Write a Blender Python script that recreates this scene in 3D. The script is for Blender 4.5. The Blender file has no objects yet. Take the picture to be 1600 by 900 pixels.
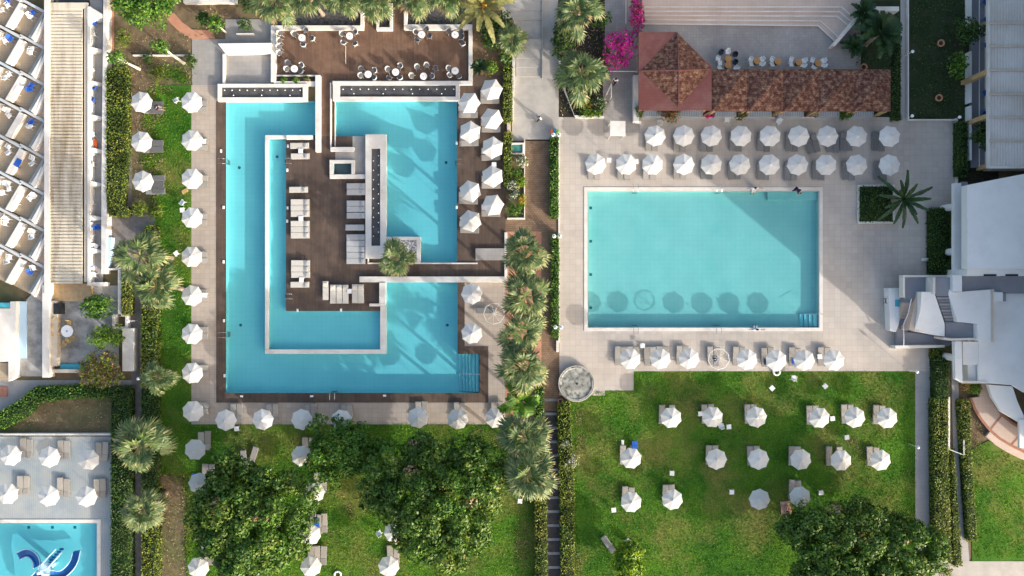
import bpy, math, random
import numpy as np
from mathutils import Vector, Matrix
rnd = random.Random(7)
nrg = np.random.default_rng(11)
SC = bpy.context.scene
COL = SC.collection
PI = math.pi
CAM_H = 80.0
PXM = 15.0            # photo pixels per metre on the ground


def W(px, py, z=0.0):
    """ground-plan point of something that stands z metres up and shows at px, py in a picture taken straight down"""
    k = (CAM_H - z) / CAM_H / PXM
    return ((px - 800) * k, (450 - py) * k)


def RC(x0, y0, x1, y1, z=0.0):
    a = W(x0, y1, z); b = W(x1, y0, z)
    return (a[0], a[1], b[0], b[1])


# ------------------------------------------------------------------ materials
MATS = {}


def mat(name, c1, c2=None, scale=1.5, rough=.75, bump=.0, bscale=None, detail=6, tile=None, tilec=None, mortar=.02, island=0., objv=0., stain_stretch=None,
        spec=.35, stain=None, stain_scale=.25, stain_amt=.5, wave=None, metal=0., trans=0., offset=.5, bdist=.03, tvar=.0):
    m = bpy.data.materials.new(name); m.use_nodes = True
    nt = m.node_tree; N = nt.nodes; L = nt.links
    bs = N['Principled BSDF']
    bs.inputs['Roughness'].default_value = rough
    bs.inputs['Specular IOR Level'].default_value = spec
    bs.inputs['Metallic'].default_value = metal
    geo = N.new('ShaderNodeNewGeometry')
    pos = geo.outputs['Position']
    c2 = c2 or tuple(min(1, x * 1.25) for x in c1)

    def rgb(c):
        n = N.new('ShaderNodeRGB'); n.outputs[0].default_value = (*c, 1); return n.outputs[0]

    def mix(a, b, f, mode='MIX'):
        n = N.new('ShaderNodeMix'); n.data_type = 'RGBA'; n.blend_type = mode
        if isinstance(f, float): n.inputs[0].default_value = f
        else: L.new(f, n.inputs[0])
        L.new(a, n.inputs[6]); L.new(b, n.inputs[7]); return n.outputs[2]

    def noise(s, d=6, vec=None, r=.6):
        n = N.new('ShaderNodeTexNoise'); n.inputs['Scale'].default_value = s; n.inputs['Detail'].default_value = d; n.inputs['Roughness'].default_value = r
        L.new(vec or pos, n.inputs['Vector']); return n.outputs['Fac']

    def ramp(f, a, b):
        n = N.new('ShaderNodeMapRange'); n.inputs[1].default_value = a; n.inputs[2].default_value = b; n.clamp = True
        L.new(f, n.inputs[0]); return n.outputs[0]

    f = ramp(noise(scale, detail), .32, .68)
    col = mix(rgb(c1), rgb(c2), f)
    h = None
    if stain:
        sv = None
        if stain_stretch:
            mp = N.new('ShaderNodeMapping'); mp.inputs['Scale'].default_value = stain_stretch; L.new(pos, mp.inputs['Vector']); sv = mp.outputs[0]
        col = mix(col, rgb(stain), mulf(N, L, ramp(noise(stain_scale, 5, sv, r=.65), .47, .72), stain_amt))
    if tile:
        vec = pos
        if len(tile) > 2 and tile[2]:
            mp = N.new('ShaderNodeMapping'); mp.inputs['Rotation'].default_value[2] = tile[2]; L.new(pos, mp.inputs['Vector']); vec = mp.outputs[0]
        b = N.new('ShaderNodeTexBrick'); L.new(vec, b.inputs['Vector'])
        b.inputs['Scale'].default_value = 1; b.inputs['Brick Width'].default_value = tile[0]; b.inputs['Row Height'].default_value = tile[1]
        b.inputs['Mortar Size'].default_value = mortar; b.inputs['Mortar Smooth'].default_value = .3; b.offset = offset
        b.inputs['Color1'].default_value = (1, 1, 1, 1); v = 1 - tvar; b.inputs['Color2'].default_value = (v, v, v, 1)
        b.inputs['Mortar'].default_value = (*(tilec or (.5, .5, .5)), 1)
        col = mix(col, b.outputs['Color'], 1.0, 'MULTIPLY')
    if wave:
        w = N.new('ShaderNodeTexWave'); w.bands_direction = wave[0]; w.inputs['Scale'].default_value = wave[1]; w.inputs['Distortion'].default_value = .3; w.inputs['Detail'].default_value = 0
        L.new(pos, w.inputs['Vector'])
        col = mix(col, rgb(tuple(x * wave[2] for x in c1)), ramp(w.outputs['Fac'], .55, .95))
    if island or objv:
        hs = N.new('ShaderNodeHueSaturation')
        src = geo.outputs['Random Per Island'] if island else N.new('ShaderNodeObjectInfo').outputs['Random']
        a = island or objv
        mr = N.new('ShaderNodeMapRange'); mr.inputs[3].default_value = 1 - a; mr.inputs[4].default_value = 1 + a; L.new(src, mr.inputs[0])
        L.new(mr.outputs[0], hs.inputs['Value']); L.new(col, hs.inputs['Color'])
        if island:
            m2 = N.new('ShaderNodeMapRange'); m2.inputs[3].default_value = .5 + .03; m2.inputs[4].default_value = .5 - .03; L.new(src, m2.inputs[0]); L.new(m2.outputs[0], hs.inputs['Hue'])
        col = hs.outputs[0]
    L.new(col, bs.inputs['Base Color'])
    if bump:
        bp = N.new('ShaderNodeBump'); bp.inputs['Strength'].default_value = bump; bp.inputs['Distance'].default_value = bdist
        L.new(noise(bscale or scale * 4, 5), bp.inputs['Height']); L.new(bp.outputs[0], bs.inputs['Normal'])
    if trans:
        tr = N.new('ShaderNodeBsdfTranslucent'); L.new(col, tr.inputs['Color'])
        mx = N.new('ShaderNodeMixShader'); mx.inputs[0].default_value = trans
        L.new(bs.outputs[0], mx.inputs[1]); L.new(tr.outputs[0], mx.inputs[2])
        L.new(mx.outputs[0], N['Material Output'].inputs['Surface'])
    MATS[name] = m
    return m


def mulf(N, L, f, k):
    n = N.new('ShaderNodeMath'); n.operation = 'MULTIPLY'; n.inputs[1].default_value = k; L.new(f, n.inputs[0]); return n.outputs[0]


def water_mat(name, tint, ior=1.33, ripple=.25):
    """clear tinted water: sunlight passes straight through it, the sky is mirrored in its ripples"""
    m = bpy.data.materials.new(name); m.use_nodes = True
    nt = m.node_tree; N = nt.nodes; L = nt.links
    N.remove(N['Principled BSDF'])
    t = N.new('ShaderNodeBsdfTransparent'); t.inputs[0].default_value = (*tint, 1)
    g = N.new('ShaderNodeBsdfGlossy'); g.inputs['Roughness'].default_value = .04
    fr = N.new('ShaderNodeFresnel'); fr.inputs[0].default_value = ior
    mx = N.new('ShaderNodeMixShader')
    geo = N.new('ShaderNodeNewGeometry')
    n1 = N.new('ShaderNodeTexNoise'); n1.inputs['Scale'].default_value = 1.6; n1.inputs['Detail'].default_value = 3; n1.inputs['Distortion'].default_value = .6
    L.new(geo.outputs['Position'], n1.inputs['Vector'])
    bp = N.new('ShaderNodeBump'); bp.inputs['Strength'].default_value = ripple; bp.inputs['Distance'].default_value = .12
    L.new(n1.outputs[0], bp.inputs['Height'])
    for s in (g, fr): L.new(bp.outputs[0], s.inputs['Normal'])
    bk = N.new('ShaderNodeMath'); bk.operation = 'SUBTRACT'; bk.use_clamp = True; L.new(fr.outputs[0], bk.inputs[0]); L.new(geo.outputs['Backfacing'], bk.inputs[1])
    L.new(bk.outputs[0], mx.inputs[0]); L.new(t.outputs[0], mx.inputs[1]); L.new(g.outputs[0], mx.inputs[2])
    L.new(mx.outputs[0], N['Material Output'].inputs['Surface'])
    MATS[name] = m
    return m


# ------------------------------------------------------------------ mesh builders
class MB:
    def __init__(s): s.v = []; s.f = []; s.m = []; s.k = 0

    def mi(s, k): s.k = k; return s

    def add(s, vs, fs):
        o = len(s.v); s.v += [tuple(p) for p in vs]; s.f += [tuple(i + o for i in f) for f in fs]; s.m += [s.k] * len(fs); return s

    def box(s, x0, y0, z0, x1, y1, z1, M=None):
        vs = [Vector(p) for p in ((x0, y0, z0), (x1, y0, z0), (x1, y1, z0), (x0, y1, z0), (x0, y0, z1), (x1, y0, z1), (x1, y1, z1), (x0, y1, z1))]
        if M: vs = [M @ v for v in vs]
        return s.add(vs, [(0, 3, 2, 1), (4, 5, 6, 7), (0, 1, 5, 4), (1, 2, 6, 5), (2, 3, 7, 6), (3, 0, 4, 7)])

    def pbox(s, x0, y0, x1, y1, z0, z1):
        a = RC(x0, y0, x1, y1, z1); return s.box(a[0], a[1], z0, a[2], a[3], z1)

    def prism(s, poly, z0, z1):
        A = sum(poly[i][0] * poly[(i + 1) % len(poly)][1] - poly[(i + 1) % len(poly)][0] * poly[i][1] for i in range(len(poly)))
        if A < 0: poly = poly[::-1]
        n = len(poly)
        g = (lambda z, i: z[i] if isinstance(z, (list, tuple)) else z)
        if A < 0:
            z0 = z0[::-1] if isinstance(z0, (list, tuple)) else z0; z1 = z1[::-1] if isinstance(z1, (list, tuple)) else z1
        vs = [(p[0], p[1], g(z0, i)) for i, p in enumerate(poly)] + [(p[0], p[1], g(z1, i)) for i, p in enumerate(poly)]
        return s.add(vs, [tuple(range(n - 1, -1, -1)), tuple(range(n, 2 * n))] + [(i, (i + 1) % n, n + (i + 1) % n, n + i) for i in range(n)])

    def pprism(s, pts, z0, z1):
        zz = z1 if isinstance(z1, (list, tuple)) else [z1] * len(pts)
        return s.prism([W(x, y, z) for (x, y), z in zip(pts, zz)], z0, z1)

    def tube(s, p0, p1, r0, r1=None, n=8, cap=True):
        r1 = r0 if r1 is None else r1
        p0 = Vector(p0); p1 = Vector(p1); d = (p1 - p0)
        if d.length < 1e-6: return s
        q = d.normalized().to_track_quat('Z', 'Y').to_matrix()
        vs = []
        for p, r in ((p0, r0), (p1, r1)):
            for i in range(n):
                a = 2 * PI * i / n; vs.append(p + q @ Vector((r * math.cos(a), r * math.sin(a), 0)))
        fs = [(i, (i + 1) % n, n + (i + 1) % n, n + i) for i in range(n)]
        if cap: fs += [tuple(range(n - 1, -1, -1)), tuple(range(n, 2 * n))]
        return s.add(vs, fs)

    def path(s, pts, rs, n=7):
        for i in range(len(pts) - 1):
            r0 = rs[i] if isinstance(rs, (list, tuple)) else rs; r1 = rs[i + 1] if isinstance(rs, (list, tuple)) else rs
            s.tube(pts[i], pts[i + 1], r0, r1, n)
        return s

    def lathe(s, prof, n=16, c=(0, 0, 0), caps=True):
        vs = []
        for r, z in prof:
            for i in range(n):
                a = 2 * PI * i / n; vs.append((c[0] + r * math.cos(a), c[1] + r * math.sin(a), c[2] + z))
        fs = []
        for j in range(len(prof) - 1):
            for i in range(n):
                fs.append((j * n + i, j * n + (i + 1) % n, (j + 1) * n + (i + 1) % n, (j + 1) * n + i))
        if caps:
            fs.append(tuple(range(n - 1, -1, -1))); k = (len(prof) - 1) * n; fs.append(tuple(range(k, k + n)))
        return s.add(vs, fs)

    def sphere(s, c, r, n=10, m=6, sq=1.):
        prof = [(max(1e-3, r * math.sin(PI * j / m)), -r * sq * math.cos(PI * j / m)) for j in range(m + 1)]
        return s.lathe(prof, n, c)

    def sweep(s, pts, prof):
        """closed profile (side, up) carried along a polyline"""
        k = len(prof); vs = []
        P = [Vector(p) for p in pts]
        for i, p in enumerate(P):
            t = (P[min(i + 1, len(P) - 1)] - P[max(i - 1, 0)]); t.z = 0; t.normalize()
            sd = Vector((t.y, -t.x, 0))
            for a, b in prof: vs.append(p + sd * a + Vector((0, 0, b)))
        fs = []
        for i in range(len(P) - 1):
            for j in range(k):
                fs.append((i * k + j, i * k + (j + 1) % k, (i + 1) * k + (j + 1) % k, (i + 1) * k + j))
        fs += [tuple(range(k)), tuple(range((len(P) - 1) * k + k - 1, (len(P) - 1) * k - 1, -1))]
        return s.add(vs, fs)

    def build(s, name, mats, parent=None, smooth=False, bevel=0, loc=None):
        if not isinstance(mats, (list, tuple)): mats = [mats]
        me = bpy.data.meshes.new(name); me.from_pydata(s.v, [], s.f); me.validate()
        for m in mats: me.materials.append(MATS[m] if isinstance(m, str) else m)
        if len(mats) > 1 and len(me.polygons) == len(s.m): me.polygons.foreach_set('material_index', s.m)
        o = bpy.data.objects.new(name, me); COL.objects.link(o)
        if smooth: me.polygons.foreach_set('use_smooth', [True] * len(me.polygons))
        if bevel:
            b = o.modifiers.new('bevel', 'BEVEL'); b.width = bevel; b.segments = 2; b.limit_method = 'ANGLE'
        if parent: o.parent = parent
        if loc: o.location = loc
        return o


def quads(name, V, mats, parent=None, core=None, midx=None):
    """one mesh out of an (n,4,3) array of leaf faces, with an optional MB core of material slot 1"""
    V = np.asarray(V, dtype=np.float32); n = len(V)
    cv = np.array(core.v, dtype=np.float32).reshape(-1, 3) if core else np.zeros((0, 3), np.float32)
    me = bpy.data.meshes.new(name)
    allv = np.concatenate([V.reshape(-1, 3), cv])
    cl = [i + 4 * n for f in core.f for i in f] if core else []
    tot = [len(f) for f in core.f] if core else []
    loops = np.concatenate([np.arange(4 * n), np.array(cl, dtype=np.int64)]).astype(np.int32)
    starts = np.concatenate([np.arange(n) * 4, (4 * n + np.concatenate([[0], np.cumsum(tot)[:-1]]) if tot else np.zeros(0))]).astype(np.int32)
    me.vertices.add(len(allv)); me.vertices.foreach_set('co', allv.ravel())
    me.loops.add(len(loops)); me.loops.foreach_set('vertex_index', loops)
    me.polygons.add(len(starts)); me.polygons.foreach_set('loop_start', starts)
    if not isinstance(mats, (list, tuple)): mats = [mats]
    for m in mats: me.materials.append(MATS[m])
    mi = np.zeros(len(starts), np.int32)
    if midx is not None: mi[:n] = midx
    mi[n:] = len(mats) - 1 if core else 0
    me.polygons.foreach_set('material_index', mi)
    me.update(calc_edges=True); me.validate()
    o = bpy.data.objects.new(name, me); COL.objects.link(o)
    if parent: o.parent = parent
    return o


def leafquads(P, Nn, size, aspect=.55, jit=.6, fold=0):
    """a leaf face at each point P, facing about Nn"""
    n = len(P)
    Nn = Nn + nrg.normal(0, jit, (n, 3)); Nn /= np.linalg.norm(Nn, axis=1, keepdims=True) + 1e-9
    t = nrg.normal(0, 1, (n, 3)); t -= (t * Nn).sum(1, keepdims=True) * Nn; t /= np.linalg.norm(t, axis=1, keepdims=True) + 1e-9
    b = np.cross(Nn, t)
    s = (np.asarray(size) * nrg.uniform(.6, 1.3, n))[:, None]
    a = s * aspect
    return np.stack([P - t * s * .5, P + b * a * .5 - t * s * .05, P + t * s * .5, P - b * a * .5 - t * s * .05], 1)


def dirs(n, zmin=-1.):
    z = nrg.uniform(zmin, 1, n); a = nrg.uniform(0, 2 * PI, n); r = np.sqrt(1 - z * z)
    return np.stack([r * np.cos(a), r * np.sin(a), z], 1)


# ------------------------------------------------------------------ things and labels
LABELS = {}


def tag(o, label, cat, group=None, kind=None):
    if kind: o['kind'] = kind
    if label:
        n = len(label.replace('-', ' ').split())
        if n > 16 or n < 4: print('LABEL LENGTH', n, label)
        if label in LABELS: print('LABEL TWICE', label)
        LABELS[label] = 1; o['label'] = label
    if cat: o['category'] = cat
    if group: o['group'] = group
    return o


def empty(name, loc=(0, 0, 0), rz=0., label=None, cat=None, group=None):
    o = bpy.data.objects.new(name, None); COL.objects.link(o); o.location = loc; o.rotation_euler = (0, 0, rz); o.empty_display_size = .3
    if label: tag(o, label, cat, group)
    return o


def dup(src, loc, rz=0., scale=1., label=None, cat=None, group=None, used=set()):
    """a copy of a thing with its parts and sub-parts; the first use takes the source itself"""
    if src.name not in used:
        used.add(src.name); r = src
    else:
        r = copytree(src)
    r.location = loc; r.rotation_euler = (0, 0, rz)
    r.scale = (scale,) * 3 if not isinstance(scale, (tuple, list)) else scale
    tag(r, label, cat, group)
    return r


def copytree(o, parent=None):
    c = o.copy(); COL.objects.link(c)
    if parent: c.parent = parent
    for ch in kids(o): copytree(ch, c)
    return c


_kid_cache = {}


def kids(o):
    k = o.name
    if k not in _kid_cache: _kid_cache[k] = list(o.children)
    return _kid_cache[k]


ORD = 'first second third fourth fifth sixth seventh eighth ninth tenth eleventh twelfth thirteenth fourteenth fifteenth'.split()


def cells(rects, holes=()):
    xs = sorted({round(v, 4) for r in list(rects) + list(holes) for v in (r[0], r[2])}); ys = sorted({round(v, 4) for r in list(rects) + list(holes) for v in (r[1], r[3])})
    out = set()
    for i in range(len(xs) - 1):
        for j in range(len(ys) - 1):
            cx = (xs[i] + xs[i + 1]) / 2; cy = (ys[j] + ys[j + 1]) / 2
            ins = lambda r: r[0] < cx < r[2] and r[1] < cy < r[3]
            if any(map(ins, rects)) and not any(map(ins, holes)): out.add((i, j))
    return xs, ys, out


def sheet(name, rects, z, m, holes=(), skirt=0.):
    """a flat surface out of rectangles minus holes, with an upstand down to z - skirt along its edges"""
    xs, ys, c = cells(rects, holes); b = MB()
    for i, j in sorted(c):
        x0, x1, y0, y1 = xs[i], xs[i + 1], ys[j], ys[j + 1]
        b.add([(x0, y0, z), (x1, y0, z), (x1, y1, z), (x0, y1, z)], [(0, 1, 2, 3)])
        if skirt:
            w = z - skirt
            if (i - 1, j) not in c: b.add([(x0, y0, z), (x0, y1, z), (x0, y1, w), (x0, y0, w)], [(0, 1, 2, 3)])
            if (i + 1, j) not in c: b.add([(x1, y1, z), (x1, y0, z), (x1, y0, w), (x1, y1, w)], [(0, 1, 2, 3)])
            if (i, j - 1) not in c: b.add([(x1, y0, z), (x0, y0, z), (x0, y0, w), (x1, y0, w)], [(0, 1, 2, 3)])
            if (i, j + 1) not in c: b.add([(x0, y1, z), (x1, y1, z), (x1, y1, w), (x0, y1, w)], [(0, 1, 2, 3)])
    o = b.build(name, m); o['kind'] = 'structure'
    return o


def polysheet(name, pts, z, m, thick=.05):
    o = MB().pprism(pts, z - thick, z).build(name, m); o['kind'] = 'structure'; return o
# ------------------------------------------------------------------ palette
mat('soil', (.13, .085, .05), (.24, .16, .095), scale=2.2, rough=.95, bump=.6, bscale=9, stain=(.22, .17, .08), stain_scale=.35, stain_amt=.6)
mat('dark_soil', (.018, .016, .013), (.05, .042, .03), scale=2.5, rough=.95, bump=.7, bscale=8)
mat('lawn_soil', (.025, .1, .012), (.08, .185, .02), scale=.22, rough=.95, spec=.1, bump=.9, bscale=7, stain=(.25, .2, .07), stain_scale=.15, stain_amt=.75)
mat('grass', (.05, .15, .01), (.155, .28, .022), scale=.22, rough=.9, island=.24, trans=.2, spec=.15, stain=(.31, .27, .08), stain_scale=.15, stain_amt=.75)
mat('beige_tile', (.37, .315, .265), (.45, .385, .325), scale=.35, rough=.7, tile=(.5, .5), tilec=(.74, .71, .69), mortar=.014, offset=0, bump=.1, bscale=12, stain=(.29, .25, .215), stain_scale=.16, stain_amt=.7, tvar=.1)
mat('pool_tile_deck', (.46, .41, .36), (.54, .48, .42), scale=.3, rough=.65, tile=(.6, .6), tilec=(.76, .74, .73), mortar=.014, offset=0, bump=.1, bscale=12, stain=(.36, .31, .27), stain_scale=.14, stain_amt=.7, tvar=.1)
mat('blue_grey_tile', (.25, .3, .34), (.36, .385, .38), scale=.5, rough=.7, tile=(.22, 3.), tilec=(.8, .82, .85), mortar=.02, bump=.15, bscale=6, stain=(.46, .42, .34), stain_scale=.2, stain_amt=.6)
mat('grey_paving', (.27, .26, .25), (.36, .345, .33), scale=.5, rough=.85, tile=(.42, .42), tilec=(.82, .82, .82), mortar=.014, offset=0, bump=.2, bscale=9, stain=(.2, .19, .18), stain_scale=.2, stain_amt=.55, tvar=.08)
mat('plaza_paving', (.31, .28, .26), (.4, .37, .34), scale=.5, rough=.85, tile=(.3, .3), tilec=(.8, .8, .8), mortar=.014, offset=0, bump=.2, bscale=9, stain=(.23, .21, .2), stain_scale=.15, stain_amt=.6, tvar=.1)
mat('concrete', (.36, .335, .3), (.46, .43, .39), scale=.8, rough=.85, tile=(2.2, 1.4), tilec=(.8, .8, .8), mortar=.01, bump=.2, bscale=10, stain=(.27, .255, .24), stain_scale=.25, stain_amt=.6)
mat('dark_cobble', (.065, .058, .062), (.11, .1, .1), scale=1.5, rough=.85, tile=(.2, .1), tilec=(.55, .55, .55), mortar=.012, bump=.4, bscale=14, tvar=.3)
mat('brown_cobble', (.2, .13, .08), (.3, .2, .13), scale=.9, rough=.85, tile=(.28, .2), tilec=(.5, .48, .46), mortar=.022, bump=.4, bscale=12, stain=(.13, .09, .065), stain_scale=.3, stain_amt=.6, tvar=.25)
mat('narrow_path', (.16, .14, .13), (.25, .22, .2), scale=2., rough=.9, bump=.4, bscale=10, stain=(.1, .095, .1), stain_scale=.3)
mat('grey_path', (.33, .31, .3), (.4, .385, .37), scale=.8, rough=.85, tile=(4., .45), tilec=(.84, .84, .84), mortar=.012, bump=.2, bscale=10, stain=(.26, .24, .23), stain_scale=.4)
mat('path_bar', (.25, .245, .25), (.33, .32, .32), scale=2, rough=.85, bump=.2)
mat('brown_deck', (.15, .085, .055), (.215, .13, .085), scale=1.1, rough=.7, tile=(3.4, .14, PI / 2), tilec=(.5, .45, .45), mortar=.008, bump=.15, bscale=10, stain=(.1, .058, .042), stain_scale=.3, stain_amt=.6, tvar=.2)
mat('dark_deck', (.075, .052, .04), (.12, .083, .064), scale=.9, rough=.7, tile=(3.4, .14, PI / 2), tilec=(.5, .5, .5), mortar=.008, bump=.15, bscale=10, stain=(.2, .13, .085), stain_scale=.28, stain_amt=.5, tvar=.22)
mat('white_plaster', (.63, .595, .55), (.71, .68, .635), scale=.8, rough=.85, bump=.12, bscale=10, stain=(.46, .41, .35), stain_scale=.45, stain_amt=.6)
mat('white_roof', (.72, .72, .71), (.79, .79, .78), scale=.3, rough=.8, bump=.12, bscale=9, stain=(.6, .59, .57), stain_scale=.22, stain_amt=.6)
mat('grey_roof', (.22, .23, .26), (.28, .29, .32), scale=.6, rough=.85, bump=.15, bscale=9, stain=(.16, .165, .19), stain_scale=.3, stain_amt=.6)
mat('grimy_roof', (.3, .285, .26), (.42, .4, .37), scale=1.0, rough=.9, bump=.2, bscale=9, stain=(.13, .12, .11), stain_scale=.6, stain_amt=.9)
mat('pale_blue_paint', (.4, .56, .7), (.45, .6, .73), scale=.5, rough=.7)
mat('teal_paint', (.05, .33, .42), (.07, .38, .46), scale=1, rough=.5)
mat('corrugated_cream', (.56, .5, .39), (.63, .57, .46), scale=.5, rough=.7, stain=(.22, .145, .07), stain_scale=.55, stain_stretch=(1.3, .16, 1), stain_amt=.85, bump=.1)
mat('corrugated_grey', (.58, .55, .51), (.68, .65, .62), scale=.3, rough=.7, stain=(.48, .42, .36), stain_scale=.2, stain_amt=.8, bump=.1)
mat('beige_trim', (.5, .42, .33), (.58, .5, .4), scale=1.5, rough=.75)
mat('balcony_floor', (.36, .28, .19), (.46, .37, .26), scale=1., rough=.85, tile=(.3, .3), tilec=(.8, .78, .75), mortar=.012, offset=0, stain=(.24, .19, .14), stain_scale=.5)
mat('grey_floor', (.29, .275, .26), (.37, .355, .335), scale=.7, rough=.85, stain=(.2, .19, .18), stain_scale=.4)
mat('terracotta_ramp', (.42, .2, .13), (.5, .26, .17), scale=1.1, rough=.85, tile=(.25, .12), tilec=(.8, .78, .76), mortar=.01)
mat('terracotta', (.42, .19, .1), (.52, .27, .15), scale=4, rough=.8)
mat('pink_tile', (.5, .38, .31), (.6, .47, .39), scale=.6, rough=.75, tile=(.4, .4), tilec=(.85, .83, .8), mortar=.012, offset=0)
mat('brick_edge', (.3, .13, .09), (.4, .19, .13), scale=3, rough=.85)
mat('roof_tile', (.1, .036, .027), (.26, .115, .075), scale=2.6, rough=.85, tile=(.3, .2), tilec=(.5, .42, .42), mortar=.022, bump=.6, bscale=7, stain=(.46, .32, .21), stain_scale=2.6, stain_amt=.75, tvar=.5, detail=3)
mat('roof_flat_red', (.17, .06, .053), (.215, .08, .07), scale=.8, rough=.85, tile=(.6, .3), tilec=(.8, .75, .75), mortar=.012, bump=.15, stain=(.3, .17, .15), stain_scale=.35, stain_amt=.6)
mat('counter_grey', (.33, .37, .42), (.45, .48, .51), scale=1.2, rough=.6, wave=('X', 1.3, .8))
mat('tan_wood', (.45, .29, .14), (.56, .39, .21), scale=2.5, rough=.75)
mat('dark_stone', (.028, .028, .03), (.12, .115, .11), scale=3.2, rough=.9, bump=.9, bscale=6, detail=3)
mat('pebble', (.05, .05, .06), (.75, .74, .74), scale=7., rough=.7, bump=.8, bscale=8, detail=2)
mat('slate_bed', (.05, .048, .05), (.1, .097, .095), scale=1.5, rough=.6, bump=.5, bscale=8)
mat('pool_floor', (.46, .63, .65), (.53, .69, .7), scale=.35, rough=.6, tile=(.5, .5), tilec=(.92, .95, .95), mortar=.03, offset=0, bump=.05)
mat('pool_floor_pale', (.56, .56, .52), (.64, .63, .58), scale=.35, rough=.6, tile=(.5, .5), tilec=(.93, .95, .95), mortar=.03, offset=0, stain=(.42, .54, .5), stain_scale=.25, stain_amt=.6)
mat('kid_pool_floor', (.4, .62, .66), (.47, .67, .7), scale=.4, rough=.6)
mat('drain_grate', (.03, .1, .13), (.05, .13, .16), scale=6, rough=.6)
water_mat('water', (.48, .84, .88))
water_mat('tub_water', (.5, .68, .74))
mat('glass_green', (.05, .2, .17), (.08, .26, .22), scale=1, rough=.1, spec=.6)
mat('steel', (.6, .6, .6), (.7, .7, .7), scale=4, rough=.25, metal=1.)
mat('canvas_white', (.76, .74, .71), (.82, .8, .77), scale=2.5, rough=.85, trans=.3, stain=(.62, .59, .54), stain_scale=.9, stain_amt=.5, objv=.07)
mat('pole_white', (.7, .69, .67), (.76, .75, .73), scale=2, rough=.5)
mat('concrete_base', (.3, .29, .28), (.38, .37, .36), scale=4, rough=.9)
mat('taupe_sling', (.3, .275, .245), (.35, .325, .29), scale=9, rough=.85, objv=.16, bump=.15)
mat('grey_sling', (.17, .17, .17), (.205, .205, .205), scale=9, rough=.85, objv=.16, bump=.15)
mat('cream_cushion', (.5, .465, .41), (.56, .525, .465), scale=5, rough=.9, objv=.08, bump=.15)
mat('grey_cushion', (.36, .36, .36), (.42, .42, .42), scale=5, rough=.9, objv=.08, bump=.15)
mat('frame_grey', (.24, .235, .23), (.29, .285, .28), scale=4, rough=.5)
mat('frame_white', (.62, .61, .6), (.68, .67, .66), scale=4, rough=.5)
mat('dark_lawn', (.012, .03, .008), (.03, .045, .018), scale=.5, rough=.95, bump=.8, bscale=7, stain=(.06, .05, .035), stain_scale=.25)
mat('rail_shade_grey', (.33, .33, .31), (.42, .42, .4), scale=1.5, rough=.8)
mat('plaster_grey', (.46, .46, .45), (.54, .54, .53), scale=1.2, rough=.8, stain=(.4, .52, .58), stain_scale=.5, stain_amt=.6)
mat('blue_towel', (.015, .08, .38), (.03, .12, .48), scale=6, rough=.95, bump=.3)
mat('navy_cloth', (.008, .01, .04), (.014, .018, .06), scale=6, rough=.9)
mat('white_cloth', (.72, .72, .73), (.8, .8, .8), scale=6, rough=.9)
mat('pink_towel', (.55, .3, .24), (.62, .38, .3), scale=6, rough=.95)
mat('orange_towel', (.6, .13, .04), (.68, .18, .07), scale=6, rough=.95)
mat('straw', (.5, .33, .12), (.6, .42, .18), scale=6, rough=.95)
mat('chair_grey', (.13, .135, .145), (.19, .195, .205), scale=12, rough=.7, objv=.12)
mat('chair_pale', (.5, .5, .48), (.58, .58, .56), scale=12, rough=.7)
mat('plastic_white', (.76, .76, .75), (.8, .8, .79), scale=3, rough=.4, spec=.5)
mat('navy_wicker', (.015, .022, .045), (.03, .04, .07), scale=14, rough=.7)
mat('amber_wood', (.5, .22, .06), (.6, .3, .1), scale=5, rough=.5)
mat('slide_blue', (.01, .1, .32), (.015, .14, .4), scale=.8, rough=.3, spec=.5)
mat('slide_pale', (.36, .54, .68), (.45, .62, .74), scale=1, rough=.3, spec=.5)
mat('skin', (.42, .22, .14), (.47, .26, .17), scale=5, rough=.6)
mat('hair', (.012, .009, .008), (.03, .02, .016), scale=12, rough=.7)
mat('straw_hat', (.7, .66, .58), (.76, .72, .65), scale=9, rough=.9)
mat('bark', (.19, .14, .1), (.3, .23, .17), scale=5, rough=.95, bump=.6)
mat('palm_bark', (.26, .2, .15), (.42, .34, .26), scale=4, rough=.95, bump=.6, wave=('Z', 2.4, .6))
mat('pale_bark', (.5, .44, .34), (.62, .56, .46), scale=5, rough=.9, bump=.3)
mat('tree_leaf', (.034, .1, .013), (.11, .205, .028), scale=.9, rough=.5, island=.45, trans=.28, spec=.4)
mat('olive_leaf', (.09, .16, .02), (.2, .28, .045), scale=.9, rough=.5, island=.4, trans=.28, spec=.4)
mat('bright_leaf', (.05, .15, .014), (.11, .23, .026), scale=.9, rough=.5, island=.5, trans=.25, spec=.4)
mat('lime_leaf', (.16, .3, .016), (.3, .42, .03), scale=.9, rough=.5, island=.45, trans=.3)
mat('hedge_leaf', (.085, .15, .018), (.2, .26, .036), scale=.7, rough=.55, island=.5, trans=.25, stain=(.3, .27, .05), stain_scale=.3, stain_amt=.6)
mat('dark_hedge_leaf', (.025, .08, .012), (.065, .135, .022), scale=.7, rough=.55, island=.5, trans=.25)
mat('hedge_core', (.012, .022, .006), (.02, .035, .009), scale=2, rough=1)
mat('palm_leaf', (.05, .11, .03), (.15, .2, .07), scale=.9, rough=.5, island=.4, trans=.25, spec=.45)
mat('palm_tip', (.2, .22, .09), (.34, .32, .14), scale=1.2, rough=.6, island=.3, trans=.25)
mat('palm_dry', (.3, .21, .11), (.42, .32, .18), scale=1.5, rough=.8, island=.3, trans=.15)
mat('feather_leaf', (.018, .055, .018), (.04, .09, .03), scale=1, rough=.5, island=.35, trans=.15)
mat('feather_pale', (.16, .17, .05), (.3, .28, .1), scale=1, rough=.55, island=.3, trans=.2)
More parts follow.
